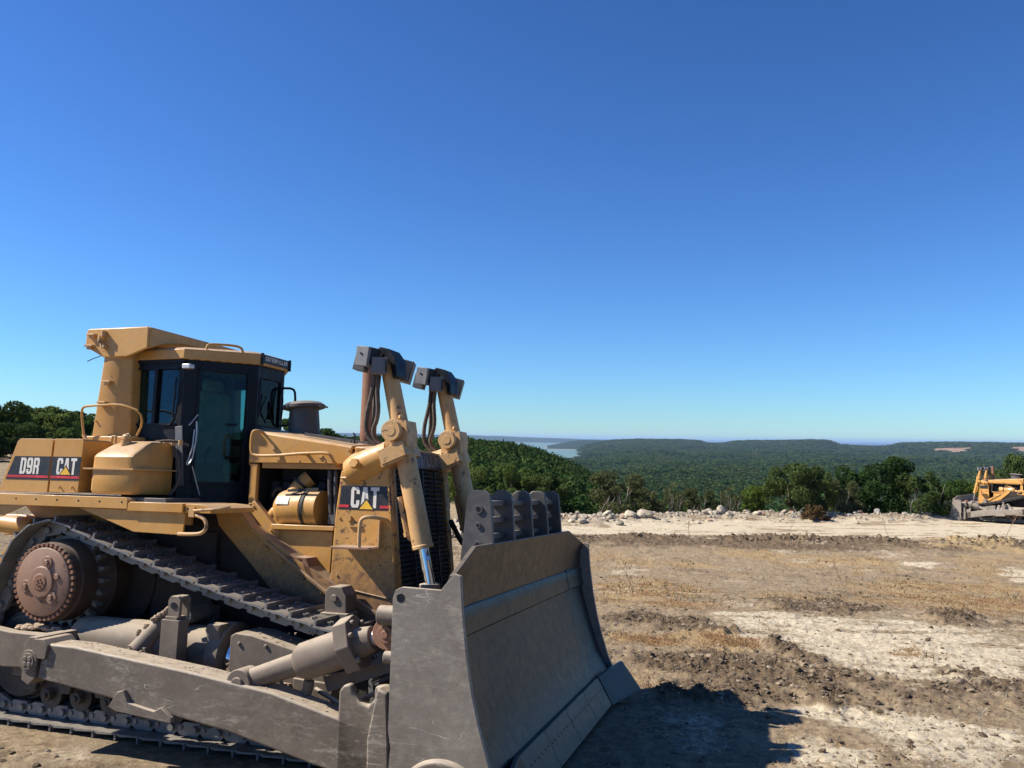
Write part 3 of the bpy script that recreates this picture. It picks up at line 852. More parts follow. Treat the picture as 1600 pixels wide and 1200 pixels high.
        F.prism([(-1.1, .62), (-.35, .56), (.42, .60), (.42, .93), (.25, .94), (.05, .90), (-.3, .90), (-1.1, .98)], s * 1.40, s * 1.52)     # outer plate with the trunnion
        F.cyl((.30, s * 1.17, .80), (2.05, s * 1.17, .80), .255, n=36)                                                           # recoil tube
        F.prism([(1.15, .86), (1.52, .90), (1.52, 1.14), (1.40, 1.14), (1.15, .9)], s * 1.0, s * 1.36)
        F.prism([(1.15, .60), (2.1, .60), (2.0, .70), (1.84, .86), (1.52, .86), (1.15, .80)], s * 1.0, s * 1.42)
        F.prism([(1.05, .60), (3.0, .53), (2.82, .78), (2.2, .72), (1.9, .66), (1.28, .73)], s * 1.62, s * 1.56)                 # shelf plate
        F.prism([(1.70, .64), (2.02, .66), (2.05, .76), (2.10, .95), (2.06, 1.06), (2.08, 1.12), (1.93, 1.12), (1.91, 1.06), (1.95, .96), (1.86, .84), (1.70, .76)], s * 1.28, s * 1.42)
        F.cyl((1.95, s * 1.17, .80), (2.10, s * 1.17, .80), .31, .31, n=36)
        FR = P(F, 'roller_frame', 'frame', .012)
        m = MB()
        m.box(1.57, 1.76, s * 1.46, s * 1.60, .68, 1.16); m.box(1.60, 1.73, s * 1.47, s * 1.59, 1.16, 1.19)
        m.prism([(1.62, 1.18), (1.74, 1.18), (1.745, 1.34), (1.72, 1.37), (1.64, 1.37), (1.615, 1.33)], s * 1.545, s * 1.58)
        m.prism([(1.62, 1.18), (1.74, 1.18), (1.745, 1.34), (1.72, 1.37), (1.64, 1.37), (1.615, 1.33)], s * 1.43, s * 1.465)
        m.box(1.63, 1.74, s * 1.465, s * 1.545, 1.345, 1.37)
        m.cyl((1.68, s * 1.585, 1.29), (1.68, s * 1.59, 1.29), .032, n=16, mi=1)
        m.bolt((1.78, s * 1.5, 1.18), (0, 0, 1), .02); 
        P(m, 'guide_post', [MT['frame'], MT['black']], .008, FR)
        # bolted strut
        m = MB()
        A = Vector((1.22, s * 1.45, .74)); B = Vector((1.46, s * 1.30, 1.20))
        pr = [Vector((x, 0, z)) for x, z in ((-.14, -.15), (.12, -.17), (.17, -.05), (.10, .13), (-.10, .14), (-.15, .0))]
        m.loft([[A + p + Vector((0, s * .05, 0)) for p in pr], [A + p + Vector((0, -s * .10, 0)) for p in pr]])
        for x, z in ((-.1, -.1), (.08, -.11), (.12, -.02), (.07, .09), (-.07, .1), (-.11, .02), (0, -.13)):
            m.bolt(A + Vector((x, s * .05, z)), (0, s, 0), .022, .018)
        m.tube([A + Vector((-.02, 0, .08)), B + Vector((-.10, 0, -.12)), B], lambda t: .10 - .035 * t, n=14)
        m.ball(B, .07)
        P(m, 'bolted_strut', 'frame', .006, FR)
        m = MB(); m.ball((2.14, s * 1.20, .80), .20, 24, (.55, 1, 1)); 
        m.cyl((2.05, s * 1.2, .80), (2.4, s * 1.2, .80), .15, n=28)
        P(m, 'recoil_rod', 'chrome', 0, FR)
        m = MB()
        m.prism([(2.22, .60), (2.22, 1.04), (2.27, 1.07), (2.45, 1.06), (3.05, .93), (3.25, .72), (3.25, .52), (2.3, .55)], s * 1.08, s * 1.46)
        m.prism([(2.90, .74), (3.3, .72), (3.28, .50), (2.92, .50)], s * 1.3, s * 1.48)
        for x, z in ((2.32, .66), (2.32, .98), (2.6, .98), (2.6, .66), (2.9, .90)): m.bolt((x, s * 1.46, z), (0, s, 0), .022, .018)
        P(m, 'idler_yoke', 'frame', .02, FR)
        for x in np.linspace(-.15, 2.9, 8):
            m = MB()
            m.prism([(x - .09, .46), (x + .09, .46), (x + .06, .33), (x - .06, .33)], s * 1.30, s * 1.36); m.bolt((x - .04, s * 1.36, .42), (0, s, 0), .02, .016); m.bolt((x + .04, s * 1.36, .42), (0, s, 0), .02, .016)
            P(m, 'roller_guard', 'oily_shade', .006, FR)
        # soil lying on top of the frame
        m = MB(); random.seed(5)
        for k in range(46):
            m.ball((random.uniform(-.4, .4), s * random.uniform(1.2, 1.38), .92 + random.uniform(-.01, .02)), random.uniform(.015, .05), 8, (1.3, 1.2, .6))
        for k in range(26):
            t = random.random(); m.ball((1.10 + .35 * t, s * random.uniform(1.30, 1.44), .95 + .27 * t), random.uniform(.012, .035), 8)
        for k in range(26):
            m.ball((random.uniform(2.3, 3.0), s * random.uniform(1.1, 1.45), 1.10 - .22 * random.random() * .6), random.uniform(.008, .018), 6)
        P(m, 'soil_on_frame', 'dirt', 0, FR)['kind'] = 'stuff'
        # track carriage and its shoes
        T = empty('track'); T.parent = root
        tg = MB()
        L = [at(total * i / 90) for i in range(90)]
        for i in range(0, 90): pass
        for k in range(NS):
            s0 = total * k / NS
            a = at(s0 - .11); b = at(s0 + .11); p = at(s0)
            ang = math.atan2(b[1] - a[1], b[0] - a[0])
            o = D.objects.new('track_shoe', sme); COL.objects.link(o); o.parent = T
            o.location = (p[0], s * 1.125 * S, p[1]); o.rotation_euler = (0, -ang, 0)
        # bar the chain rides on
        m = MB()
        m.cyl((1.55, s * .9, 1.15), (1.55, s * 1.28, 1.15), .09, n=20); m.obox((1.55, s * .88, 1.0), (.16, .1, .4))
        P(m, 'carrier_roller', 'track', .004)

        # ----- push arm
        A = MB()
        y0, y1 = s * 1.70, s * 1.96
        A.prism([(.56, .62), (.60, .93), (.95, .93), (2.2, .82), (3.0, .73), (3.90, .53), (3.98, .50), (3.98, .12), (3.4, .22), (2.6, .38), (1.6, .50), (1.0, .57)], y0, y1)
        arm = P(A, 'push_arm', 'arm', .018)
        m = MB()
        m.prism([(1.42, .47), (1.50, .60), (1.56, .62), (1.62, .52), (1.9, .48), (1.97, .52), (2.08, .44), (2.08, .40), (1.5, .44)], y1, y1 + s * .045)
        P(m, 'step_bracket', 'arm', .006, arm)
        m = MB(); random.seed(9)
        for k in range(90):
            x = random.uniform(.65, 3.8); zt = np.interp(x, [.6, .95, 2.2, 3.0, 3.9], [.93, .93, .82, .73, .53])
            m.ball((x, s * random.uniform(1.72, 1.93), zt + .001), random.uniform(.004, .012), 6, (1.5, 1.3, .5))
        for k in range(60):
            x = random.uniform(1.2, 2.9); m.ball((x, s * random.uniform(1.42, 1.60), .66 + random.uniform(0, .03)), random.uniform(.008, .03), 6, (1.3, 1.2, .7))
        P(m, 'soil_crumbs', 'dirt', 0, arm)['kind'] = 'stuff'
        m = MB()
        m.prism([(.40, .60), (.40, .90), (.45, .98), (.54, .98), (.55, .62), (.48, .56)], s * 1.52, s * 1.98)
        m.prism([(.50, .80), (.52, .97), (.62, .97), (.68, .92), (.66, .80)], s * 1.66, s * 1.99)
        m.cyl((.475, s * 1.98, .77), (.475, s * 1.995, .77), .10, n=26)
        m.cyl((.475, s * 1.995, .77), (.475, s * 2.005, .77), .075, n=26)
        for a in range(4): m.cyl((.475 + .035 * math.cos(R(45 + 90 * a)), s * 2.0, .77 + .035 * math.sin(R(45 + 90 * a))), (.475 + .035 * math.cos(R(45 + 90 * a)), s * 2.012, .77 + .035 * math.sin(R(45 + 90 * a))), .022, n=12)
        P(m, 'trunnion_cap', 'frame', .015, arm)
        # front end of the arm
        m = MB()
        m.prism([(3.62, .45), (3.62, .80), (3.66, .85), (3.72, .86), (3.74, .80), (3.80, .73), (3.88, .71), (3.93, .76), (3.93, .86), (4.02, .88), (4.08, .85), (4.09, .70), (4.07, .35), (4.05, .16), (3.95, .10), (3.62, .2)], s * 1.96, s * 1.88)
        m.prism([(3.94, .10), (3.93, .5), (4.0, .88), (4.09, .84), (4.12, .5), (4.14, .1), (4.05, -.02)], s * 2.06, s * 1.94)
        P(m, 'arm_bracket', 'arm', .02, arm)
        m = MB()
        m.prism([(4.0, .20), (4.24, .22), (4.24, -.02), (4.0, -.02)], s * 2.04, s * 1.7); m.cyl((4.12, s * 2.04, .12), (4.12, s * 2.07, .12), .075, n=24); m.cyl((4.12, s * 2.07, .12), (4.12, s * 2.08, .12), .04, n=16)
        P(m, 'arm_pin', 'arm', .01, arm)

        # ----- brace / tilt cylinder
        p0 = Vector((2.66, s * 1.82, .76)); p1 = Vector((3.97, s * 1.78, 1.25)); d = (p1 - p0)
        at2 = lambda t: p0 + d * t
        m = MB()
        m.cyl(at2(-.02), at2(.40), .085, .095, n=24)
        m.cyl(at2(.38), at2(.70), .17, n=36, rings=[(0, .10), (.0, .12), (.12, .152), (1, .156)])
        m.cyl((2.66, s * 1.74, .76), (2.66, s * 1.93, .76), .115, n=28); m.cyl((2.66, s * 1.93, .76), (2.66, s * 1.955, .76), .055, n=18)
        u, w = m.frame(d)
        dn = d.normalized()
        c0 = at2(.70)
        ring = [(.23, .0), (.17, .19), (-.02, .235), (-.19, .15), (-.22, -.08), (-.1, -.2), (.12, -.2)]
        if True:
            e1 = Vector((0, s * 1.0, 0)); e2 = dn.cross(e1).normalized()
            if e2.z < 0: e2 = -e2
            m.loft([[c0 + e1 * a * .85 + e2 * b for a, b in ring], [c0 + dn * .13 + e1 * a * .85 + e2 * b for a, b in ring]])
            for a, b in ((.17, .08), (.08, .17), (-.1, .15), (.15, -.12), (-.15, -.02)):
                q = c0 + e1 * a * .85 + e2 * b
                m.cyl(q + dn * .13, q + dn * .165, .024, n=6)
        m.cyl(c0 + dn * .1, c0 + dn * .26, .13, .10, n=24)
        tc = P(m, 'tilt_cylinder', 'frame', .008)
        m = MB(); m.cyl(at2(.80), at2(.94), .062, n=24)
        P(m, 'piston_rod', 'silver', 0, tc)
        m = MB(); m.cyl(at2(.90), at2(.99), .068, .075, n=24)
        m.cyl(p1 + Vector((0, -.09 * s, 0)), p1 + Vector((0, .09 * s, 0)), .125, n=28); m.cyl(p1 + Vector((0, .09 * s, 0)), p1 + Vector((0, .12 * s, 0)), .07, n=20); m.cyl(p1 + Vector((0, .12 * s, 0)), p1 + Vector((0, .13 * s, 0)), .035, n=6)
        P(m, 'rod_eye', 'rust', .005, tc)
        m = MB(); m.tube([(2.95, s * 1.72, .62), (3.1, s * 1.74, .60), (3.2, s * 1.74, .68), (3.22, s * 1.74, .8)], .045, n=10, smooth=2)
        m.prism([(3.3, .82), (3.95, 1.0), (3.95, .92), (3.35, .70)], s * 1.66, s * 1.6)
        P(m, 'lifting_hook', 'frame', 0, tc)

        # ----- lift cylinder, yoke and guards
        yc = s * .70
        ax = lambda z: Vector((3.34 + (3.46 - z) * .252, yc, z))
        m = MB()
        m.cyl(ax(3.72), ax(2.95), .080, .088, n=30); m.cyl(ax(3.0), ax(1.84), .098, n=30, rings=[(0, .09), (.02, .098), (.97, .098), (.975, .105), (1, .105)])
        lc = P(m, 'lift_cylinder', 'paint_worn', .004)
        m = MB(); m.tube([ax(2.32) + Vector((-.13, s * .03, 0)), ax(1.95) + Vector((-.125, s * .03, 0)), ax(1.90) + Vector((-.06, 0, 0))], .026, n=10, smooth=1)
        m.cyl(ax(1.99) + Vector((-.125, s * .03, 0)), ax(1.95) + Vector((-.12, s * .03, 0)), .036, n=6)
        P(m, 'oil_pipe', 'paint_worn', 0, lc)
        m = MB(); m.cyl(ax(1.86), ax(1.25), .052, n=28)
        P(m, 'piston_rod', 'chrome', 0, lc)
        m = MB()
        cY = yc + s * .0
        c = ax(2.90)
        m.prism([(c.x - .12, 2.80), (c.x + .11, 2.80), (c.x + .11, 2.95), (c.x + .09, 3.05), (c.x - .09, 3.06), (c.x - .14, 3.0)], yc - .115, yc + .115)
        for q in (-1, 1):
            m.cyl((c.x - .03, yc + .13 * q, 2.945), (c.x - .03, yc + .20 * q, 2.945), .098, n=28); m.cyl((c.x - .03, yc + .20 * q, 2.945), (c.x - .03, yc + .205 * q, 2.945), .05, n=20)
        m.obox((c.x - .02, yc - .05 * s * 0, 2.735), (.27, .36, .14), (0, -22, 0))
        m.obox((c.x - .02 + .0, yc - .0, 2.655), (.24, .32, .035), (0, -22, 0))
        m.bolt((c.x + .03, yc - .10, 3.07), (0, 0, 1), .03, .03)
        P(m, 'yoke', 'paint_worn', .010, lc)
        # horn carrying the yoke
        m = MB()
        a = Vector((2.93, s * .66, 2.54)); b = Vector((c.x - .10, yc - s * .0, 2.74))
        m.cyl(a, b, .24, .12, n=32, rings=[(0, .14), (.2, .165), (.6, .15), (1, .13)])
        m.cyl((3.09, s * .78, 2.60), (3.09, s * .90, 2.63), .035, n=10); m.cyl((3.09, s * .87, 2.62), (3.09, s * .93, 2.635), .05, n=6)
        P(m, 'yoke_support', 'paint', .004)
        # guards on the head
        m = MB()
        h = ax(3.68)
        m.prism([(h.x - .10, 3.56), (h.x - .10, 3.72), (h.x - .02, 3.775), (h.x + .08, 3.75), (h.x + .15, 3.66), (h.x + .17, 3.48), (h.x + .13, 3.46), (h.x + .10, 3.60), (h.x + .02, 3.70)], yc + .11, yc - .12)
        P(m, 'head_guard', 'black', .004, lc)
        for (dx, dy, z, rz, ry, sz) in ((-.09, -.24, 3.655, -14, 8, (.155, .17, .19)), (.02, -.20, 3.57, 28, 0, (.15, .12, .16)), (-.21, -.12, 3.62, 10, 12, (.12, .14, .17)), (.06, .29, 3.585, 18, 14, (.16, .20, .22)), (-.06, .26, 3.62, 0, 4, (.14, .16, .16))):
            m = MB(); m.obox((h.x + dx, yc + dy * S * 1, z), sz, (0, ry, rz)); m.obox((h.x + dx + sz[0] / 2 * .98, yc + dy * S, z), (.012, sz[1] * .84, sz[2] * .84), (0, ry, rz), mi=1)
            m.obox((h.x + dx - .02, yc + dy * S - sz[1] / 2 - .003, z + .02), (.04, .008, .018), (0, 35, 0), mi=1)
            P(m, 'lamp_box', [MT['grey'], MT['black']], .004, lc)
        m = MB()
        for (x0, dy, xm, x1) in ((-.08, -.10, -.16, -.17), (-.03, -.11, -.02, -.11), (-.12, .02, -.12, -.13), (-.05, -.06, -.08, -.12)):
            m.tube([(h.x + x0, yc + dy, 3.50), (h.x + x0 - .01, yc + dy, 3.36), (h.x + xm, yc + dy * .8, 3.1), (h.x + x1, yc + dy * .5, 2.92), (h.x + x1 + .12, yc + dy * .3, 2.80)], .024, n=8, smooth=2)
        P(m, 'hoses', 'hose', 0, lc)

    # ----- engine side
    for s in (-1, 1):
        m = MB()
        m.prism([(2.06, 1.955), (2.72, 1.955), (2.705, 1.36), (2.10, 1.76), (2.04, 1.82)], s * .60, s * .57)
        m.prism([(2.04, 2.01), (2.76, 2.01), (2.76, 1.965), (2.04, 1.955)], s * .66, s * .57)
        m.box(1.715, 1.80, s * .61, s * .56, 2.14, 2.62)
        m.prism([(1.72, 2.17), (1.80, 2.24), (1.92, 2.13), (2.12, 1.94), (2.10, 1.84), (2.04, 1.84)], s * .63, s * .55)
        for q in ((1.76, 2.20), (1.80, 2.18), (2.03, 1.94), (1.74, 2.16)): m.bolt((q[0], s * .63, q[1]), (0, s, 0), .016)
        P(m, 'engine_side_frame', 'paint')
    for s in (-1, 1):
        m = MB()
        m.prism([(2.30, 1.70), (2.33, 1.715), (2.545, 1.70), (2.545, 1.69), (2.32, 1.68)], s * .60, s * .80)
        m.prism([(2.50, 1.70), (2.545, 1.70), (2.66, 1.49), (2.60, 1.47)], s * .60, s * .80)
        P(m, 'perforated_step', 'rust', 0)
    # ladder with round holes near the ledge
    m = MB()
    for i in range(3):
        for j in range(4):
            x = 2.525 + .035 * i; z = 1.665 - .06 * i
            m.obox((x + .014, -(.635 + .045 * j), z - .01), (.006, .022, .03), (0, 28, 0))
    P(m, 'step_holes', 'white', 0)
    # engine inside the bay
    m = MB()
    m.box(1.78, 2.80, -.34, .34, 1.6, 2.45); m.box(1.74, 1.78, -.60, .60, 1.9, 2.9); m.box(1.9, 2.7, -.30, .30, 2.45, 2.6)
    for k in range(6): m.cyl((1.9 + .14 * k, -.34, 2.4), (1.9 + .14 * k, -.42, 2.4), .05, n=12)
    m.box(2.0, 2.9, .55, .58, 1.9, 2.6)
    P(m, 'engine_block', 'inner', .01)
    m = MB()
    m.cyl((2.00, -.47, 2.17), (2.52, -.47, 2.17), .19, n=36, rings=[(0, .11), (.0, .12), (.08, .165), (.16, .185), (.62, .19), (.62, .196), (.66, .196), (.66, .19), (1, .19)])
    m.tube([(2.04, -.48, 2.16), (1.97, -.50, 2.12), (1.92, -.50, 2.03)], .072, n=16, smooth=2)
    m.tube([(2.14, -.46, 2.28), (2.22, -.43, 2.40), (2.30, -.38, 2.48)], .095, n=20, smooth=1)
    m.prism([(1.95, 1.98), (2.08, 1.98), (2.08, 2.1), (1.98, 2.1)], -.56, -.52)
    duct = P(m, 'air_cleaner', 'paint', .003)
    m = MB(); m.cyl((2.355, -.47, 2.17), (2.385, -.47, 2.17), .199, n=36); m.obox((2.32, -.54, 2.36), (.36, .02, .03), (0, -4, 0)); m.obox((2.28, -.60, 2.31), (.25, .015, .02), (0, -3, 0))
    m.tube([(1.93, -.50, 2.28), (1.96, -.5, 2.36), (2.04, -.5, 2.37)], .02, smooth=1)
    m.cyl((2.22, -.43, 2.42), (2.235, -.425, 2.44), .108, n=24)
    P(m, 'clamp_band', 'rubber', 0, duct)
    m = MB()
    q = [Vector((2.08 + .14 * a, -.47 - .193 * math.cos(b), 2.17 + .193 * math.sin(b))) for a, b in ((0, .25), (1, .25), (1, .62), (0, .62))]
    L2 = [[Vector((2.07 + .15 * a, -.47 - .194 * math.cos(b), 2.17 + .194 * math.sin(b))) for a in (0, 1)] for b in np.linspace(.22, .66, 6)]
    m.loft(L2, closed=False, caps=False)
    P(m, 'paper_label', 'white', 0, duct)
    m = MB()
    m.tube([(2.62, -.55, 2.56), (2.63, -.555, 2.4), (2.67, -.56, 2.05)], .021, n=10); m.tube([(2.69, -.55, 2.56), (2.70, -.555, 2.4), (2.725, -.56, 2.05)], .021, n=10)
    m.box(2.65, 2.75, -.59, -.50, 2.03, 2.12); m.box(2.66, 2.69, -.57, -.54, 1.96, 2.05)
    P(m, 'coolant_pipe', 'darkgrey', 0)

    # ----- bonnet
    m = MB()
    def hood_ring(x, zt, k=0):
        return [(x, -.62, 2.63), (x, -.62, zt - .012), (x, -.60, zt + .012), (x, -.3, zt + .045), (x, .3, zt + .045), (x, .60, zt + .012), (x, .62, zt - .012), (x, .62, 2.63), (x, .59, 2.63), (x, .585, zt - .02), (x, -.585, zt - .02), (x, -.59, 2.63)]
    m.loft([hood_ring(1.70, 2.965), hood_ring(2.89, 2.80)])
    for s in (-1, 1): m.box(1.84, 2.86, s * .585, s * .56, 2.575, 2.632)
    m.box(1.69, 1.70, -.6, .6, 2.6, 2.95)
    m.box(2.89, 2.99, -.58, .58, 2.2, 2.76)
    H = P(m, 'bonnet', 'paint', .006)
    m = MB()
    for s in (-1, 1):
        for x, z in ((1.74, 2.66), (1.74, 2.90), (2.86, 2.66), (2.86, 2.77), (2.3, 2.655), (2.05, 2.655), (2.6, 2.655)): m.bolt((x, s * .62, z), (0, s, 0), .011, .008)
        m.obox((2.55, s * .628, 2.70), (.05, .016, .022)); m.obox((2.0, s * .628, 2.78), (.05, .016, .022))
    P(m, 'bonnet_bolts', 'paint_worn', 0, H)
    for y in (-.2, .15): 
        m = MB(); m.box(2.18, 2.86, y - .12, y + .12, 2.0, 2.01); 
    m = MB()
    for y in np.linspace(-.5, .5, 9): m.obox((2.55, y, 2.90), (.55, .02, .03), (0, 7.9, 0))
    P(m, 'bonnet_grating', 'darkgrey', 0, H)
    m = MB(); m.tube([(2.86, -.5, 2.84), (2.86, -.5, 2.93), (2.84, -.5, 2.95)], .008, n=6)
    P(m, 'latch', 'black', 0, H)
    m = MB()
    m.tube([(1.86, -.62, 2.935), (1.86, -.70, 2.955), (1.81, -.73, 2.955), (1.795, -.735, 2.90), (1.795, -.735, 2.74), (1.84, -.735, 2.695), (2.1, -.735, 2.70), (2.39, -.735, 2.725), (2.67, -.735, 2.735), (2.72, -.735, 2.72), (2.76, -.70, 2.63), (2.77, -.60, 2.60)], .015, n=10, smooth=2)
    m.cyl((2.39, -.60, 2.725), (2.39, -.74, 2.725), .018, n=8)
    P(m, 'bonnet_handrail', 'paint', 0, H)

    # ----- exhaust and pre-cleaner
    m = MB(); m.cyl((2.745, .0, 2.84), (2.745, .0, 3.78), .085, n=32, rings=[(0, .06), (.05, .08), (.12, .088), (.99, .088), (1, .078)])
    P(m, 'exhaust_pipe', 'rust', 0)
    m = MB(); m.cyl((2.745, 0, 2.83), (2.745, 0, 2.90), .14, .075, n=24); P(m, 'exhaust_collar', 'black', 0)
    m = MB()
    m.cyl((2.02, -.1, 2.93), (2.0, -.1, 3.25), .185, .165, n=36, rings=[(0, .19), (.12, .19), (.14, .172), (.9, .158), (1, .16)])
    pcl = P(m, 'pre_cleaner', 'darkgrey', 0)
    m = MB()
    m.cyl((2.0, -.1, 3.235), (1.99, -.1, 3.345), .25, n=40, rings=[(0, .20), (.10, .232), (.35, .232), (.62, .19), (.75, .12)])
    m.obox((2.18, -.1, 3.275), (.14, .16, .02), (0, 8, 0))
    P(m, 'rain_cap', 'darkgrey', 0, pcl)

    # ----- radiator guard
    m = MB()
    side = [(2.98, 2.60), (3.01, 2.80), (3.34, 2.775), (3.385, 2.60), (3.47, 1.8), (3.53, 1.3), (3.42, .98), (2.76, 1.02), (2.79, 1.36), (2.82, 2.15), (2.86, 2.56)]
    for s in (-1, 1):
        m.prism(side, s * .745, s * .69)
        m.prism([(3.325, 2.70), (3.355, 2.70), (3.39, 2.60), (3.475, 1.8), (3.535, 1.3), (3.43, 1.0), (3.36, 1.0), (3.44, 1.3), (3.38, 1.8), (3.30, 2.6)], s * .69, s * .62)
    m.loft([[(3.0, y, 2.80 + .035 * (1 - (y / .72) ** 2)) for y in np.linspace(-.745, .745, 9)] + [(3.0, y, 2.74) for y in (.745, -.745)],
            [(3.345, y, 2.775 + .035 * (1 - (y / .72) ** 2)) for y in np.linspace(-.745, .745, 9)] + [(3.345, y, 2.72) for y in (.745, -.745)]])
    m.box(2.95, 3.44, -.69, .69, 1.0, 1.30)
    RG = P(m, 'radiator_guard', 'guard', .012)
    m = MB()
    for s in (-1, 1):
        for z in np.linspace(1.2, 2.5, 9): m.bolt((3.40 + (2.4 - z) * .10 - .02, s * .745, z), (0, s, 0), .012, .010)
        for z in (1.55, 2.1, 2.5): m.bolt((2.87, s * .745, z), (0, s, 0), .014, .010)
        m.prism([(3.36, 2.56), (3.375, 2.56), (3.46, 1.8), (3.515, 1.3), (3.50, 1.3), (3.445, 1.8)], s * .753, s * .745)
        m.tube([(2.87, s * .75, 1.43), (3.05, s * .75, 1.42), (3.45, s * .75, 1.36)], .008, n=5)
    P(m, 'guard_trim', 'guard', 0, RG)
    m = MB()
    m.prism([(3.345, 2.79), (3.365, 2.77), (3.40, 2.61), (3.385, 2.61)], -.62, .62)
    gp = P(m, 'name_panel', 'decal', .002, RG)
    if lettered:
        tr, L = letters('CATERPILLAR', .078, .115, .022)
        m = MB(); dv = Vector((.035, 0, -.16)).normalized()
        put2d(m, tr, (3.3835, -L / 2 - .0, 2.635), (0, 1, 0), -dv)
        m.v = [(x + .014, y, z) for x, y, z in m.v]
        P(m, 'lettering', 'grey', 0, gp)
    m = MB()
    gx = lambda z: 3.385 + (2.6 - z) * .112
    z = 2.58
    while z > 1.33:
        m.obox((gx(z) - .03, 0, z), (.05, 1.24, .014), (0, 28, 0)); z -= .046
    for y in (-.31, 0, .31): m.loft([[(gx(2.6) + .005 + a, y + b, 2.6) for a, b in ((0, -.012), (.012, -.012), (.012, .012), (0, .012))], [(gx(1.32) + .005 + a, y + b, 1.32) for a, b in ((0, -.012), (.012, -.012), (.012, .012), (0, .012))]])
    m.box(3.2, 3.22, -.62, .62, 1.3, 2.62)
    P(m, 'radiator_grille', 'black', 0, RG)
    # lettered panel on the guard's flank
    for s in (-1, 1):
        if s > 0 and not lettered: pass
        m = MB(); m.prism([(2.855, 2.185), (2.872, 2.415), (3.405, 2.415), (3.43, 2.185)], s * .7475, s * .7455)
        dp = P(m, 'flank_decal', 'decal', 0, RG)
        if lettered and s < 0:
            m = MB(); tr, L = letters('CAT', .092, .20, .014)
            put2d(m, tr, (2.985, -.7495, 2.205), (1, 0, 0), (0, 0, 1)); P(m, 'lettering', 'letter', 0, dp)
            m = MB(); m.add([(3.06, -.7505, 2.19), (3.155, -.7505, 2.30), (3.25, -.7505, 2.19)], [(0, 1, 2)]); P(m, 'logo_outline', 'decal', 0, dp)
            m = MB(); m.add([(3.082, -.7515, 2.193), (3.155, -.7515, 2.28), (3.228, -.7515, 2.193)], [(0, 1, 2)]); P(m, 'logo_triangle', 'logo', 0, dp)
            m = MB(); m.add([(2.857, -.7497, 2.205), (2.965, -.7497, 2.205), (2.965, -.7497, 2.232), (2.858, -.7497, 2.232)], [(0, 1, 2, 3)])
            m.add([(3.30, -.7497, 2.205), (3.427, -.7497, 2.205), (3.425, -.7497, 2.232), (3.30, -.7497, 2.232)], [(0, 1, 2, 3)]); P(m, 'stripe', 'red', 0, dp)
    m = MB(); m.tube([(2.87, -.76, 2.49), (3.02, -.765, 2.49), (3.12, -.75, 2.45)], .012, n=6, smooth=1); m.cyl((2.98, -.74, 2.10), (2.98, -.78, 2.10), .03, n=14)
    m.box(2.98, 3.10, -.765, -.745, 2.02, 2.05)
    P(m, 'flank_hook', 'paint', 0, RG)
    m = MB()
    m.prism([(2.93, 1.845), (3.32, 1.845), (3.34, 1.83), (3.30, 1.825), (2.95, 1.825)], -1.02, -.745)
    st = P(m, 'flank_step', 'rust', .003, RG)
    m = MB(); m.tube([(3.23, -1.0, 1.84), (3.225, -1.0, 2.06), (3.25, -1.0, 2.12), (3.32, -.98, 2.13), (3.37, -.9, 2.12), (3.38, -.75, 2.10)], .018, n=10, smooth=2)
    m.box(3.31, 3.33, -.80, -.745, 1.83, 2.12)
    P(m, 'step_handle', 'paint_worn', 0, st)
    for s in (-1, 1):
        m = MB(); m.prism([(2.90, 1.22), (2.90, 1.43), (2.94, 1.475), (3.06, 1.475), (3.12, 1.40), (3.13, 1.22)], s * .79, s * 1.0)
        m.cyl((3.0, s * 1.0, 1.37), (3.0, s * 1.02, 1.37), .035, n=16)
        m.box(2.88, 3.16, s * .79, s * 1.04, 1.18, 1.24)
        P(m, 'flank_bracket', 'frame', .008)

    # ----- fenders, skirt, steps
    m = MB()
    for s in (-1, 1):
        m.prism([(-.95, 2.14), (-.95, 2.235), (-.93, 2.25), (.955, 2.25), (.985, 2.23), (.985, 2.14)], s * 1.50, s * .78)
        for x in (-.41, -.15, .12, .39, .65, .92): m.cyl((x, s * 1.495, 2.205), (x, s * 1.502, 2.205), .012, n=10, mi=1)
        m.prism([(.99, 2.125), (.995, 2.195), (1.02, 2.21), (1.63, 2.21), (1.63, 2.125)], s * 1.50, s * .78)
        m.prism([(1.645, 2.125), (1.645, 2.205), (1.70, 2.21), (1.86, 2.20), (1.93, 2.17), (1.93, 2.125)], s * 1.48, s * .80)
        for x in (1.68, 1.73): m.cyl((x, s * 1.478, 2.165), (x, s * 1.485, 2.165), .013, n=10, mi=1)
        m.prism([(.36, 2.135), (1.63, 2.135), (1.62, 1.915), (1.05, 1.925)], s * 1.46, s * 1.44)
        m.prism([(-.95, 2.135), (-.33, 2.135), (-.62, 2.02), (-.95, 1.96)], s * 1.46, s * 1.44)
        m.prism([(.30, 2.13), (.95, 1.86), (.95, 2.13)], s * .82, s * .78)
        m.prism([(-.9, 2.13), (1.3, 2.13), (1.3, 1.98), (-.7, 1.98)], s * .96, s * .92)
    F = P(m, 'fender', [MT['paint'], MT['black']], .008)
    m = MB()
    m.tube([(1.58, -1.47, 1.925), (1.75, -1.49, 1.93), (1.86, -1.49, 1.94), (1.91, -1.49, 2.0), (1.88, -1.49, 2.08), (1.76, -1.48, 2.11), (1.72, -1.46, 2.10)], .018, n=10, smooth=2)
    m.tube([(1.72, -1.47, 2.155), (1.80, -1.52, 2.15), (2.02, -1.50, 2.17), (2.08, -1.40, 2.19)], .013, n=8, smooth=1)
    m.box(1.70, 1.76, -1.50, -1.46, 2.09, 2.18)
    P(m, 'fender_hook', 'paint_worn', 0, F)
    m = MB(); m.box(1.0, 1.35, -1.4, -.9, 2.205, 2.25)
    P(m, 'fender_mat', 'darkgrey', .005, F)

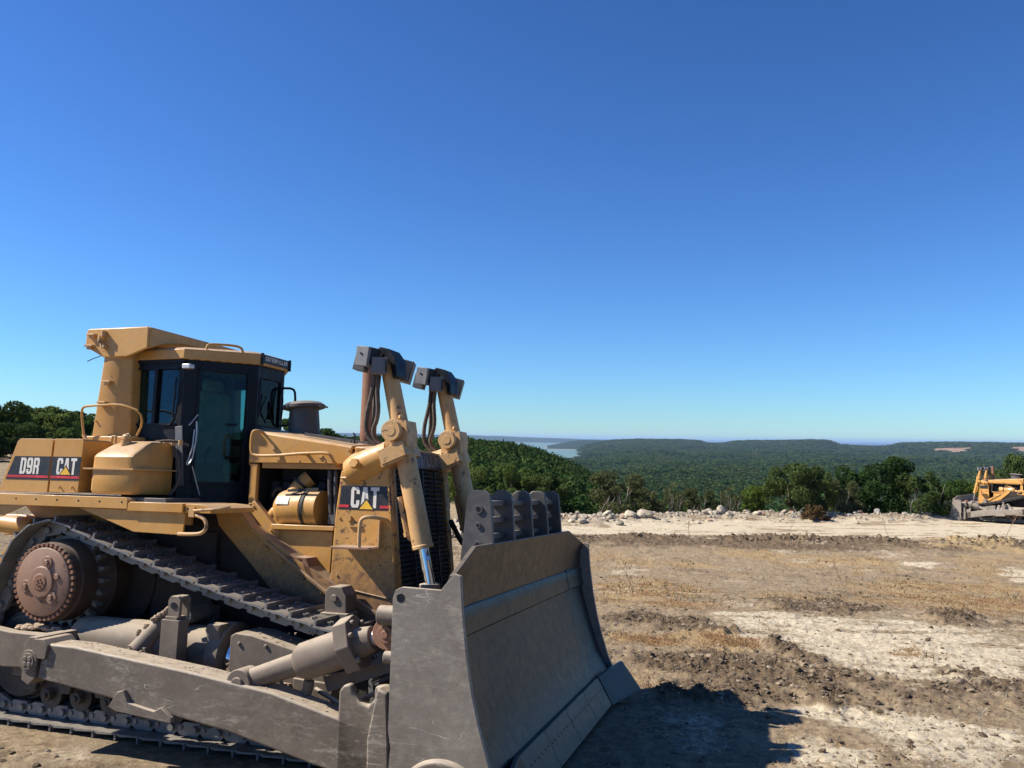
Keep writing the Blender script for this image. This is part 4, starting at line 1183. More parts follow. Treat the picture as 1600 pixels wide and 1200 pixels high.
    # ----- rear housing with the model panel
    for s in (-1, 1):
        m = MB()
        m.prism([(-.70, 2.29), (-.67, 2.275), (-.065, 2.275), (-.045, 2.80), (-.07, 2.815), (-.47, 2.815), (-.51, 2.79)], s * 1.455, s * .9)
        m.prism([(-.04, 2.28), (.325, 2.28), (.345, 2.80), (.33, 2.815), (-.02, 2.815)], s * 1.455, s * .9)
        m.box(-.05, -.03, s * 1.43, s * .9, 2.28, 2.80)
        for x in (.10, .26): m.tube([(x, s * 1.455, 2.335), (x, s * 1.475, 2.335), (x + .01, s * 1.475, 2.31)], .008, n=6)
        RB = P(m, 'battery_box', 'paint', .014, sharp=40)
        if s < 0:
            m = MB()
            m.prism([(-.525, 2.635), (-.625, 2.40), (-.062, 2.40), (-.053, 2.635)], -1.4585, -1.456)
            m.prism([(-.032, 2.635), (-.037, 2.40), (.328, 2.40), (.338, 2.635)], -1.4585, -1.456)
            dc = P(m, 'model_decal', 'decal', 0, RB)
            if lettered:
                tr, L = letters('D9R', .075, .165, .012, slant=.06); m = MB(); put2d(m, tr, (-.445, -1.4605, 2.455), (1, 0, 0), (0, 0, 1))
                tr, L = letters('CAT', .075, .165, .012, slant=.04); put2d(m, tr, (.035, -1.4605, 2.455), (1, 0, 0), (0, 0, 1)); P(m, 'lettering', 'letter', 0, dc)
                m = MB(); m.add([(.07, -1.4615, 2.452), (.155, -1.4615, 2.55), (.235, -1.4615, 2.452)], [(0, 1, 2)]); P(m, 'logo_outline', 'decal', 0, dc)
                m = MB(); m.add([(.085, -1.4625, 2.455), (.155, -1.4625, 2.532), (.22, -1.4625, 2.455)], [(0, 1, 2)]); P(m, 'logo_triangle', 'logo', 0, dc)
                m = MB()
                m.add([(-.61, -1.4605, 2.418), (-.063, -1.4605, 2.418), (-.062, -1.4605, 2.442), (-.60, -1.4605, 2.442)], [(0, 1, 2, 3)])
                m.add([(-.037, -1.4605, 2.418), (.329, -1.4605, 2.418), (.330, -1.4605, 2.442), (-.036, -1.4605, 2.442)], [(0, 1, 2, 3)]); P(m, 'stripe', 'red', 0, dc)

    # ----- fuel / oil tank
    m = MB()
    def rr(x0, x1, y0, y1, z, c=.06):
        return [(x0 + c, y0, z), (x1 - c, y0, z), (x1 - c * .3, y0 + c * .3, z), (x1, y0 + c, z), (x1, y1, z), (x0, y1, z), (x0, y0 + c, z), (x0 + c * .3, y0 + c * .3, z)]
    m.loft([rr(.47, .97, -1.44, -.9, 2.275, .05), rr(.455, .985, -1.46, -.9, 2.31), rr(.455, .985, -1.46, -.9, 2.50), rr(.46, .98, -1.46, -.9, 2.51), rr(.46, .98, -1.455, -.9, 2.64), rr(.475, .98, -1.43, -.9, 2.675), rr(.53, .98, -1.30, -.9, 2.765), rr(.57, .975, -1.22, -.9, 2.80, .05), rr(.61, .95, -1.15, -.9, 2.812, .05)])
    TK = P(m, 'fuel_tank', 'paint', .010, sharp=30)
    m = MB(); m.prism([(.39, -1.48), (1.0, -1.48), (1.02, -1.46), (1.02, -.88), (.39, -.88)], 2.515, 2.53, 'xy')
    m.cyl((.70, -1.27, 2.76), (.70, -1.27, 2.81), .05, n=16, mi=0); m.ball((.70, -1.27, 2.84), .045, 10); m.tube([(.66, -1.27, 2.86), (.70, -1.25, 2.88), (.74, -1.27, 2.85)], .012)
    m.tube([(.45, -1.2, 2.80), (.46, -1.2, 2.86), (.50, -1.2, 2.86), (.50, -1.2, 2.78)], .014, n=8)
    for x in (.86, .95, 1.05, 1.14): m.cyl((x, -1.0, 2.78), (x, -1.0, 2.835), .022, n=8)
    P(m, 'tank_fitting', 'paint_worn', 0, TK)
    m = MB(); m.tube([(.88, -1.1, 2.80), (1.0, -1.05, 2.83), (1.12, -1.0, 2.82), (1.2, -.95, 2.78)], .014, smooth=1); m.tube([(1.0, -.95, 2.80), (1.1, -.95, 2.6), (1.12, -.95, 2.4), (1.05, -1.0, 2.28)], .018, smooth=2)
    P(m, 'tank_hose', 'hose', 0, TK)
    m = MB(); m.box(.46, .98, .88, 1.45, 2.275, 2.78); P(m, 'left_tank', 'paint', .05, seg=3)

    # ----- roll-over frame
    m = MB()
    for s in (-1, 1):
        m.loft([[(.03, s * 1.04, 2.86), (.30, s * 1.04, 2.86), (.44, s * .95, 2.86), (.44, s * .72, 2.86), (.03, s * .72, 2.86)], [(.09, s * 1.02, 3.80), (.28, s * 1.02, 3.80), (.40, s * .95, 3.80), (.40, s * .72, 3.80), (.09, s * .72, 3.80)]])
        m.prism([(-.02, 2.74), (-.02, 2.87), (.56, 2.87), (.56, 2.74)], s * 1.08, s * .70)
    beam = [(-.17, 3.84), (-.165, 4.00), (-.14, 4.035), (.64, 4.035), (.66, 4.02), (.66, 3.80), (.40, 3.715), (.10, 3.71)]
    for s in (-1, 1): m.prism(beam, s * 1.04, s * 1.01)
    m.prism([(-.165, 4.035), (.655, 4.035), (.66, 4.01), (-.165, 4.01)], -1.01, 1.01)
    m.loft([[(.64, y, 4.03) for y in (-1.01, -.9, -.6, .6, .9, 1.01)] + [(.64, y, z) for y, z in ((1.01, 3.80), (.8, 3.88), (.5, 3.93), (-.5, 3.93), (-.8, 3.88), (-1.01, 3.80))],
            [(.665, y, 4.03) for y in (-1.01, -.9, -.6, .6, .9, 1.01)] + [(.665, y, z) for y, z in ((1.01, 3.80), (.8, 3.88), (.5, 3.93), (-.5, 3.93), (-.8, 3.88), (-1.01, 3.80))]])
    m.box(-.165, -.14, -1.01, 1.01, 3.82, 4.01)
    RO = P(m, 'rollover_frame', 'paint', .014)
    m = MB()
    for x, z in ((-.07, 3.955), (-.09, 3.835), (.19, 3.44), (.15, 3.22)):
        m.box(x - .055, x + .055, -1.085, -1.02, z, z + .018); m.box(x - .03, x + .03, -1.07, -1.02, z - .03, z)
    m.box(.05, .075, -1.10, -1.04, 3.87, 3.95); m.box(.09, .11, -1.10, -1.04, 3.93, 4.0); m.obox((.08, -1.08, 3.86), (.02, .03, .12), (0, -25, 0)); m.box(.10, .13, -1.09, -1.04, 3.80, 3.84)
    m.tube([(.07, -1.04, 3.03), (.07, -1.06, 3.03)], .012, n=6)
    P(m, 'rollover_bracket', 'paint_worn', .002, RO)
    m = MB(); m.tube([(.02, -1.0, 3.74), (-.06, -1.02, 3.71), (-.14, -1.02, 3.68)], .005, n=5, smooth=2); P(m, 'loose_wire', 'black', 0, RO)
    m = MB()
    m.tube([(.0, -1.12, 2.88), (-.03, -1.14, 3.08), (-.02, -1.15, 3.165), (.05, -1.15, 3.18), (.44, -1.15, 3.195), (.56, -1.13, 3.17), (.69, -1.1, 3.12), (.66, -1.02, 3.0), (.58, -1.0, 2.88)], .012, n=10, smooth=1)
    m.tube([(.0, -1.12, 2.88), (.04, -1.12, 2.82), (.16, -1.1, 2.78)], .02, n=8, smooth=1)
    P(m, 'rear_handrail', 'paint', 0, RO)

    # ----- cab: octagon-like plan with doors set at an angle and a narrow front
    plan = [(.30, -.85), (1.0, -.85), (1.49, -.26), (1.49, .26), (1.0, .85), (.30, .85)]
    C = MB()
    def wall(p, q, z0, z1, holes, th=.06, inward=1):
        """wall from p to q in plan with rectangular openings (u0,u1,z0,z1) in metres along it"""
        p = Vector((p[0], p[1], 0)); q = Vector((q[0], q[1], 0)); d = (q - p); L = d.length; d.normalize()
        nrm = Vector((d.y, -d.x, 0)); M = Matrix(((d.x, -nrm.x, 0, p.x), (d.y, -nrm.y, 0, p.y), (0, 0, 1, 0), (0, 0, 0, 1)))
        us = sorted({0, L, *[h[0] for h in holes], *[h[1] for h in holes]})
        for a, b in zip(us, us[1:]):
            hs = sorted([(h[2], h[3]) for h in holes if h[0] <= a + 1e-6 and h[1] >= b - 1e-6])
            z = z0
            for ha, hb in hs:
                C.box(a, b, 0, th, z, ha, M); z = hb
            C.box(a, b, 0, th, z, z1, M)
        return M, L
    z0, z1 = 2.05, 3.70
    M_s, Ls = wall(plan[0], plan[1], z0, z1, [(.05, .625, 3.02, 3.60)])
    M_d, Ld = wall(plan[1], plan[2], 1.95, 3.72, [(.17, .66, 2.42, 3.60)])
    M_f, Lf = wall(plan[2], plan[3], 2.5, 3.74, [(.06, .46, 3.06, 3.58)])
    M_e, _ = wall(plan[3], plan[4], 1.95, 3.72, [(.22, .66, 2.98, 3.48)])
    M_t, _ = wall(plan[4], plan[5], z0, z1, [(.07, .65, 2.95, 3.58)])
    M_r, _ = wall(plan[5], plan[0], z0, z1, [(.15, .80, 2.9, 3.58), (.90, 1.55, 2.9, 3.58)])
    C.prism([(p[0] * .98, p[1] * .97) for p in plan], 2.0, 2.08, 'xy')
    CB = P(C, 'cab', 'black', .004)
    def pane(nm, M, u0, u1, za, zb, extra=None):
        m = MB(); m.box(u0, u1, .022, .028, za, zb, M)
        o = P(m, nm, 'glass', 0, CB); return o
    pane('window', M_s, .05, .33, 3.02, 3.60); pane('window', M_s, .36, .625, 3.02, 3.60)
    pane('window', M_f, .06, .46, 3.06, 3.58); pane('window', M_e, .22, .66, 2.98, 3.48); pane('window', M_t, .07, .65, 2.95, 3.58)
    pane('window', M_r, .15, .80, 2.9, 3.58); pane('window', M_r, .90, 1.55, 2.9, 3.58)
    pane('door_window', M_d, .17, .66, 2.42, 3.6)
    m = MB(); m.box(.325, .365, -.012, .05, 3.02, 3.60, M_s)
    for u in (.04, .635): m.tube([M_s @ Vector((u, -.03, 3.06)), M_s @ Vector((u - .012, -.04, 3.1)), M_s @ Vector((u - .0, -.04, 3.5))], .010, n=6)
    m.box(.035, .64, -.015, .0, 3.0, 3.022, M_s); m.box(.035, .64, -.015, .0, 3.60, 3.62, M_s)
    m.tube([M_s @ Vector((.0, -.02, 3.56)), M_s @ Vector((-.02, -.03, 3.3)), M_s @ Vector((-.02, -.03, 3.05)), M_s @ Vector((.03, -.03, 3.01))], .009, n=6, smooth=1)
    m.tube([M_s @ Vector((.66, -.02, 3.22)), M_s @ Vector((.655, -.035, 3.1)), M_s @ Vector((.61, -.03, 3.03)), M_s @ Vector((.57, -.02, 3.0))], .010, n=6, smooth=1)
    P(m, 'window_frame', 'black', 0, CB)
    m = MB()
    m.box(.14, .17, -.016, .0, 2.38, 3.63, M_d); m.box(.66, .69, -.016, 0, 2.38, 3.63, M_d); m.box(.14, .69, -.016, 0, 3.6, 3.63, M_d); m.box(.14, .69, -.016, 0, 2.39, 2.42, M_d)
    P(m, 'door_frame', 'black', .004, CB)
    m = MB(); m.tube([M_d @ Vector((.155, -.05, 3.12)), M_d @ Vector((.07, -.06, 3.0))], .007, n=6)
    m.tube([M_d @ Vector((.13, -.05, 2.96)), M_d @ Vector((.12, -.06, 2.75)), M_d @ Vector((.085, -.07, 2.64)), M_d @ Vector((.07, -.07, 2.60)), M_d @ Vector((.09, -.07, 2.585)), M_d @ Vector((.13, -.06, 2.66)), M_d @ Vector((.14, -.05, 2.8))], .008, n=6, smooth=2)
    m.tube([M_d @ Vector((.135, -.04, 2.58)), M_d @ Vector((.23, -.04, 2.28))], .006, n=6)
    m.tube([M_d @ Vector((.15, -.03, 3.05)), M_d @ Vector((.16, -.04, 2.9)), M_d @ Vector((.14, -.04, 2.72))], .010, n=6, smooth=1)
    P(m, 'door_wiper', 'silver', 0, CB)
    m = MB(); m.obox(M_d @ Vector((.0, -.04, 2.68)), (.09, .012, .62), (0, -6, 0)); m.obox(M_d @ Vector((-.05, -.04, 2.72)), (.07, .012, .10))
    P(m, 'mud_plate', 'grey', .003, CB)
    m = MB(); m.obox(M_d @ Vector((.02, -.06, 3.62)), (.10, .08, .05)); P(m, 'cab_lamp', 'silver', .008, CB)
    m = MB(); m.box(.45, .57, -.04, 0, 3.03, 3.05, M_d); m.cyl(M_d @ Vector((.68, 0, 3.10)), M_d @ Vector((.68, -.03, 3.10)), .014, n=10); P(m, 'door_handle', 'black', 0, CB)
    m = MB(); m.box(.30, 1.50, -.2, .3, 2.08, 2.45); m.box(.62, .78, -.26, .26, 2.5, 3.45); m.box(.62, 1.15, -.26, .26, 2.5, 2.64); m.cyl((.95, 0, 2.2), (.95, 0, 2.5), .1)
    m.box(.66, .76, -.15, .15, 3.45, 3.6)
    P(m, 'operator_seat', 'seat', .04, CB)
    m = MB(); m.prism([(1.2, 2.1), (1.5, 2.1), (1.5, 2.75), (1.38, 2.8)], -.28, .28); m.tube([(1.0, -.42, 2.3), (1.0, -.42, 2.72), (1.05, -.42, 2.8)], .018); m.box(.9, 1.2, -.5, -.36, 2.3, 2.62); m.box(.7, 1.2, .35, .55, 2.3, 2.7)
    P(m, 'control_console', 'inner', .01, CB)
    m = MB(); m.tube([M_f @ Vector((.30, -.03, 3.1)), M_f @ Vector((.2, -.04, 3.22)), M_f @ Vector((.22, -.04, 3.42))], .008, n=6); m.tube([M_f @ Vector((.13, -.035, 3.1)), M_f @ Vector((.30, -.035, 3.4))], .006, n=6)
    m.tube([M_f @ Vector((.02, -.03, 3.56)), M_f @ Vector((.0, -.04, 3.4)), M_f @ Vector((.0, -.04, 3.14))], .012, n=6)
    P(m, 'front_wiper', 'black', 0, CB)
    m = MB(); m.tube([(1.49, .24, 3.52), (1.60, .28, 3.52), (1.63, .29, 3.46), (1.63, .29, 3.18)], .014, n=8, smooth=1); m.tube([(1.49, .24, 3.08), (1.56, .27, 3.09), (1.60, .28, 3.14)], .012, n=8)
    m.obox((1.63, .29, 3.26), (.02, .10, .2)); P(m, 'mirror', 'black', 0, CB)
    m = MB(); m.tube([(1.50, .18, 3.50), (1.53, .19, 3.42), (1.53, .19, 3.2), (1.51, .18, 3.14)], .010, n=6, smooth=1); P(m, 'grab_bar', 'black', 0, CB)
    # roof
    m = MB()
    rf = [(.22, -.88), (1.02, -.90), (1.53, -.28), (1.53, .28), (1.02, .90), (.22, .88)]
    rz = lambda p: 3.76 + .045 * max(0, p[0] - .9)
    m.loft([[(x, y, 3.70 + .03 * max(0, (x - .9))) for x, y in rf], [(x, y, 3.80 + .06 * max(0, (x - .9))) for x, y in rf], [(.3 + (x - .3) * .93, y * .92, 3.83 + .06 * max(0, (x - .9))) for x, y in rf]])
    RF = P(m, 'cab_roof', 'paint', .008)
    m = MB(); m.tube([(1.15, -.72, 3.83), (1.16, -.71, 3.88), (1.2, -.67, 3.89), (1.34, -.50, 3.90), (1.39, -.44, 3.88), (1.40, -.43, 3.83)], .014, n=8, smooth=1)
    P(m, 'roof_rail', 'paint', 0, RF)
    m = MB()
    for a, b in (((.30, -.865), (1.0, -.865)), ((1.01, -.86), (1.50, -.27))):
        A_, B_ = Vector((*a, 3.705)), Vector((*b, 3.72)); d = (B_ - A_)
        for k in range(7):
            q = A_ + d * ((k + .5) / 7); m.obox(q + Vector((.012, -.012, 0)), (.035, .02, .012), (0, 0, math.degrees(math.atan2(d.y, d.x))))
    P(m, 'roof_clip', 'paint_worn', 0, RF)
    for y in (-.80,):
        m = MB(); m.box(.28, 1.0, -.875, -.853, 3.665, 3.70); P(m, 'rain_gutter', 'black', .003, RF)
    m = MB(); m.box(1.531, 1.542, -.26, .26, 3.745, 3.84); np_ = P(m, 'name_strip', 'decal', .002, RF)
    m = MB()
    for y in (-.27, .27): m.box(1.53, 1.555, y - .012, y + .012, 3.72, 3.85)
    P(m, 'strip_clamp', 'black', 0, RF)
    if lettered:
        tr, L = letters('CATERPILLAR', .032, .048, .009); m = MB(); put2d(m, tr, (1.5465, -L / 2, 3.772), (0, 1, 0), (0, 0, 1)); P(m, 'lettering', 'letter', 0, np_)

    # ----- blade
    prof_c = [(4.61, 1.95), (4.57, 1.66), (4.56, 1.44), (4.60, 1.22), (4.70, .87), (4.82, .53), (4.95, .30), (5.04, .16)]
    def pr(y):
        """front profile of the blade at y: wings sweep forward"""
        k = max(0, abs(y) - 1.58) / .57
        out = []
        for i, (x, z) in enumerate(prof_c):
            zz = z - (.18 * k if i == 0 else 0)
            out.append((x + .045 * k, y, zz))
        return out
    ys = [-2.15, -1.95, -1.75, -1.58] + list(np.linspace(-1.3, 1.3, 9)) + [1.58, 1.75, 1.95, 2.15]
    m = MB()
    rings = []
    for y in ys:
        f = pr(y)
        # denser profile
        ff = []
        for a, b in zip(f, f[1:]): ff += [a, tuple((p + q) / 2 for p, q in zip(a, b))]
        ff.append(f[-1])
        bk = [(x - .045, yy, z) for x, yy, z in reversed(ff)]
        rings.append(ff + bk)
    m.loft(rings)
    # ribs and boxes behind
    for y in (-1.8, -1.1, -.4, .4, 1.1, 1.8): m.prism([(4.5, 1.6), (4.55, 1.2), (4.75, .5), (4.9, .2), (4.35, .2), (4.3, 1.2)], y - .02, y + .02)
    m.prism([(4.30, 1.50), (4.53, 1.55), (4.53, 1.25), (4.30, 1.2)], -2.0, 2.0); m.prism([(4.28, .55), (4.75, .6), (4.9, .2), (4.28, .2)], -2.0, 2.0)
    BL = P(m, 'blade', 'mold', .006, sharp=24)
    # welded wear strips across
    m = MB()
    def strip(y0, y1, za, zb, th):
        n = 8; L = []
        for k in range(n + 1):
            y = y0 + (y1 - y0) * k / n; kk = max(0, abs(y) - 1.58) / .57
            def X(z):
                x = np.interp(-z, [-p[1] for p in prof_c], [p[0] for p in prof_c]); return x + .045 * kk
            L.append([(X(za) - .01, y, za), (X(za) + th * .5, y, za), (X(za) + th, y, za - .015), (X((za + zb) / 2) + th, y, (za + zb) / 2), (X(zb) + th, y, zb + .015), (X(zb) + th * .5, y, zb), (X(zb) - .01, y, zb)])
        m.loft(L)
    strip(-2.14, 1.57, 1.48, 1.26, .022); strip(1.59, 2.14, 1.49, 1.27, .022)
    P(m, 'wear_strip', 'mold', 0, BL)
    # cutting edge sections and end bits
    for (a, b) in ((-1.50, -.76), (-.755, -.005), (.0, .75), (.755, 1.50)):
        m = MB(); m.prism([(4.945, .33), (4.985, .335), (5.15, .055), (5.145, .03), (5.115, .03)], a, b)
        for k in range(7):
            y = a + (b - a) * (k + .5) / 7; m.cyl((5.035, y, .225), (5.049, y, .233), .016, n=8)
        P(m, 'cutting_edge', 'mold', .004, BL)
    for s in (-1, 1):
        m = MB()
        m.loft([[(4.95, s * 1.505, .34), (4.99, s * 1.505, .345), (5.16, s * 1.505, .05), (5.12, s * 1.505, .03)], [(5.10, s * 2.18, .40), (5.14, s * 2.18, .405), (5.36, s * 2.30, .06), (5.31, s * 2.30, .03)]])
        P(m, 'end_bit', 'mold', .005, BL)
        # end plate
        m = MB()
        ep = [(4.17, .02), (4.20, .5), (4.175, .62), (4.17, 1.58), (4.19, 1.64), (4.24, 1.665), (4.56, 1.66), (4.66, 1.785), (4.71, 1.77), (4.735, 1.5), (4.775, 1.2), (4.83, .92), (4.89, .70), (4.975, .44), (5.06, .27), (5.22, .08), (5.2, .02)]
        m.prism(ep, s * 2.195, s * 2.15)
        m.cyl((4.235, s * 2.194, 1.585), (4.235, s * 2.198, 1.585), .034, n=20, mi=1)
        # raised sloping top of the wing
        P(m, 'end_plate', [MT['plate'], MT['black']], .014, BL)
        m = MB(); m.cyl((4.62, s * 2.15, .10), (4.62, s * 2.235, .10), .37, n=48, rings=[(0, .37), (.7, .37), (1, .345)])
        m.cyl((4.62, s * 2.23, .10), (4.62, s * 2.245, .10), .28, n=40)
        P(m, 'wear_disc', 'arm', .01, BL)
    # spill guard: five upright plates joined by bars
    m = MB()
    py = [-1.12, -.50, .12, .70, 1.26] if guard else []
    pf = [(4.27, 1.45), (4.345, 2.28), (4.36, 2.36), (4.41, 2.405), (4.50, 2.405), (4.55, 2.37), (4.565, 2.30), (4.60, 1.92), (4.56, 1.88), (4.52, 1.45)]
    SGs = []
    for y in py:
        m = MB(); m.prism(pf, y - .025, y + .025)
        if y == py[0]:
            for z, r in ((2.24, .038), (2.10, .025), (1.93, .038)):
                m.cyl((4.46, y - .03, z), (4.46, y - .04, z), r, n=18); m.cyl((4.46, y - .04, z), (4.46, y - .0415, z), r * .6, n=14, mi=1)
        SGs.append(P(m, 'guard_plate', [MT['darkgrey'], MT['black']], .008, BL))
    m = MB()
    for z in (2.29, 2.14, 1.99):
        for a, b in zip(py, py[1:]):
            m.box(4.36, 4.50, a + .026, b - .026, z - .03, z + .02)
    if guard: P(m, 'guard_bar', 'darkgrey', .008, BL)
    m = MB()
    for a, b in zip(py, py[1:]): m.prism([(4.34, 1.5), (4.36, 1.88), (4.40, 1.88), (4.42, 1.5)], a + .026, b - .026)
    if guard: P(m, 'guard_backing', 'darkgrey', 0, BL)
    # rods, lugs and hoses behind the blade at its end
    m = MB()
    for s in (-1, 1):
        m.cyl((3.92, s * 1.9, 1.40), (4.2, s * 1.9, 1.40), .078, n=28); m.cyl((3.98, s * 1.9, 1.08), (4.25, s * 1.9, 1.08), .05, n=16)
        m.prism([(4.0, 1.1), (4.0, 1.2), (4.1, 1.3), (4.3, 1.3), (4.3, 1.1)], s * 1.62, s * 1.58)
        m.cyl((4.0, s * 1.95, .70), (4.3, s * 1.95, .70), .04, n=12); m.cyl((3.98, s * 1.9, .80), (4.3, s * 1.9, .80), .025, n=10)
    P(m, 'blade_lug', 'arm', .01, BL)
    m = MB()
    for s in (-1, 1):
        m.cyl((3.83, s * .70, 1.52), (3.84, s * .70, 1.20), .10, n=20); m.prism([(3.7, 1.0), (4.3, 1.1), (4.3, 1.4), (3.8, 1.4)], s * .82, s * .58)
        m.tube([(3.2, s * 1.6, .7), (3.6, s * 1.75, .62), (3.9, s * 1.8, .8), (4.2, s * 1.85, .85)], .022, n=8, smooth=2)
    P(m, 'lift_link', 'arm', .01, BL)
    m = MB(); m.tube([(3.5, .6, 2.05), (3.52, .9, 1.8), (3.8, 1.1, 1.5), (4.3, 1.1, 1.3)], .03, smooth=2); P(m, 'front_hose', 'rubber', 0)
    MB.S = 1
    return root
# ---------------------------------------------------------------- place the machines
MB.S = 1
near = build_dozer('bulldozer', 'large tan yellow bulldozer in the foreground with a grey steel blade and a dark cab', 1)
near.location = (-4.19967, 9.63077, 0.0)
near.rotation_euler = (R(-3.624), R(-.421), R(-17.854))
keep = MT['paint'], MT['paint_worn']
MT['paint'] = MT['paint_worn'] = grimy('orange_paint', (.58, .29, .065), (.62, .34, .10), (.38, .22, .10), .45, dirt_amt=.4, chips=(.2, .1, .05), chip_t=.64)
MT['hull'] = MT['guard'] = MT['paint']
keep2 = {k: MT[k] for k in ('mold', 'plate', 'arm', 'steel', 'frame')}
for k in keep2: MT[k] = grimy('pale_dusty_steel', (.20, .17, .14), (.27, .235, .19), (.36, .31, .25), .6, dirt_amt=.6)
far = build_dozer('bulldozer', 'small distant orange yellow bulldozer parked on the pale haul track at the right edge', -1, lettered=False, guard=False)
MT['paint'], MT['paint_worn'] = keep
MT.update(keep2)
far.location = (34.9, 55.2, -2.27)
far.rotation_euler = (0, 0, R(133))
far.scale = (.96, .96, .96)
for c in far.children:                 # the distant machine has a longer engine bay
    n = c.name.split('.')[0]
    if n in ('bonnet', 'engine_block', 'engine_side_frame', 'air_cleaner', 'pre_cleaner'): c.scale.x = 1.85; c.location.x = -2.9 * .85
    elif n == 'blade': c.scale.z = .84
    elif n in ('cab', 'cab_roof', 'rollover_frame', 'fuel_tank', 'left_tank', 'battery_box', 'fender'): c.location.x = -1.1

# ---------------------------------------------------------------- single trees and shrubs
TM = {}
TM['round'] = make_tree_meshes(1, 4, 4, .7, 9000, 'leaf', .085)
TM['dark'] = make_tree_meshes(2, 4, 4, .5, 9000, 'leaf_d', .085)
TM['light'] = make_tree_meshes(3, 4, 3.6, .4, 8000, 'leaf_l', .085, 'shrub')
TM['olive'] = make_tree_meshes(4, 4, 4.2, .4, 7500, 'leaf_o', .08, 'shrub', bare=5)
TM['dark_b'] = make_tree_meshes(5, 4, 4, .5, 8500, 'leaf_d', .085, 'shrub', bare=7)
TM['pine'] = make_tree_meshes(6, 4, 4.4, 2.2, 7000, 'leaf_d', .07, 'pine')
TM['sparse'] = make_tree_meshes(7, 4, 3.2, .3, 3200, 'leaf_o', .075, 'shrub', bare=8)
TM['withered'] = make_tree_meshes(8, 1, 1.6, .1, 2200, 'leaf_r', .05, 'shrub')
TM['round_b'] = make_tree_meshes(9, 4, 4.2, .6, 9000, 'leaf', .09)
# kind, azimuth, distance, height, width, label
TREES = [
 ('olive', 7.5, 58, 3.5, 4.6, 'bushy olive tree with pale bare branches, behind the largest white boulders', 'tree'),
 ('dark', 2.6, 62, 3.3, 3.4, 'dark green tree standing just right of the five upright guard plates of the blade', 'tree'),
 ('round_b', 0.2, 62, 3.6, 3.0, 'green tree behind the first guard plates of the blade', 'tree'),
 ('round', -2.9, 56, 3.9, 3.2, 'green tree seen beside the far lift cylinder of the large bulldozer', 'tree'),
 ('sparse', 10.9, 59, 2.8, 2.4, 'thin olive shrub just right of the bushy tree with bare pale branches', 'shrub'),
 ('olive', 9.3, 61, 2.4, 2.0, 'low olive green shrub between the bushy olive tree and the thin shrub', 'shrub'),
 ('olive', 12.8, 61, 2.4, 2.8, 'low olive shrub with grey twigs left of the gap in the shrubs', 'shrub'),
 ('sparse', 14.6, 61, 2.6, 2.6, 'thin twiggy shrub behind the reddish rocks', 'shrub'),
 ('light', 16.5, 62, 2.8, 2.8, 'light green shrub at the left foot of the dark round tree', 'shrub'),
 ('dark', 18.6, 61, 3.9, 3.6, 'dark green rounded tree with a twin top, standing alone before the grey rubble', 'tree'),
 ('dark', 20.1, 62, 3.7, 2.4, 'narrow dark green tree forming the right shoulder of the twin topped tree', 'tree'),
 ('olive', 21.7, 64, 2.9, 2.8, 'olive shrub between the twin topped tree and the tall dark thicket', 'shrub'),
 ('dark_b', 22.7, 67, 4.3, 3.4, 'tall dark tree at the left of the thicket with pale stems at its foot', 'tree'),
 ('dark', 24.5, 66, 4.5, 4.2, 'tallest dark green tree, in the middle of the thicket', 'tree'),
 ('dark_b', 26.2, 65, 3.6, 3.4, 'dark shrub with leaning pale stems right of the tallest thicket tree', 'shrub'),
 ('round', 27.6, 72, 3.3, 3.0, 'mid green bush in the thicket left of the small bulldozer', 'shrub'),
 ('light', 29.0, 76, 3.8, 3.6, 'light green leafy tree directly behind the blade of the small bulldozer', 'tree'),
 ('dark_b', 27.9, 68, 2.4, 2.8, 'low dark shrub next to the blade of the small bulldozer', 'shrub'),
 ('pine', 30.9, 82, 7.6, 4.6, 'flat topped dark pine rising above the small bulldozer', 'pine tree'),
 ('olive', 31.0, 76, 3.3, 4.2, 'olive bush behind the bonnet of the small bulldozer', 'shrub'),
 ('round', 33.6, 78, 3.6, 4.2, 'green bush behind the cab of the small bulldozer at the right edge', 'shrub'),
 ('withered', 20.0, 58.5, 1.3, 2.2, 'withered reddish brown bush lying on the rubble bank', 'dead bush'),
]
for k, (kd, az, r, h, w, lab, cat) in enumerate(TREES):
    h0 = 1 if kd == 'withered' else 4; w0 = 1.6 if kd == 'withered' else 4
    place_tree({'tree': 'tree', 'shrub': 'shrub', 'pine tree': 'pine_tree', 'dead bush': 'dead_bush'}[cat], TM[kd], az, r, (w / w0, w / w0, h / h0), k * .0 + (0 if kd in ('olive', 'sparse', 'dark_b') else k * 1.3), lab, cat, 'trees and shrubs beyond the rock line')
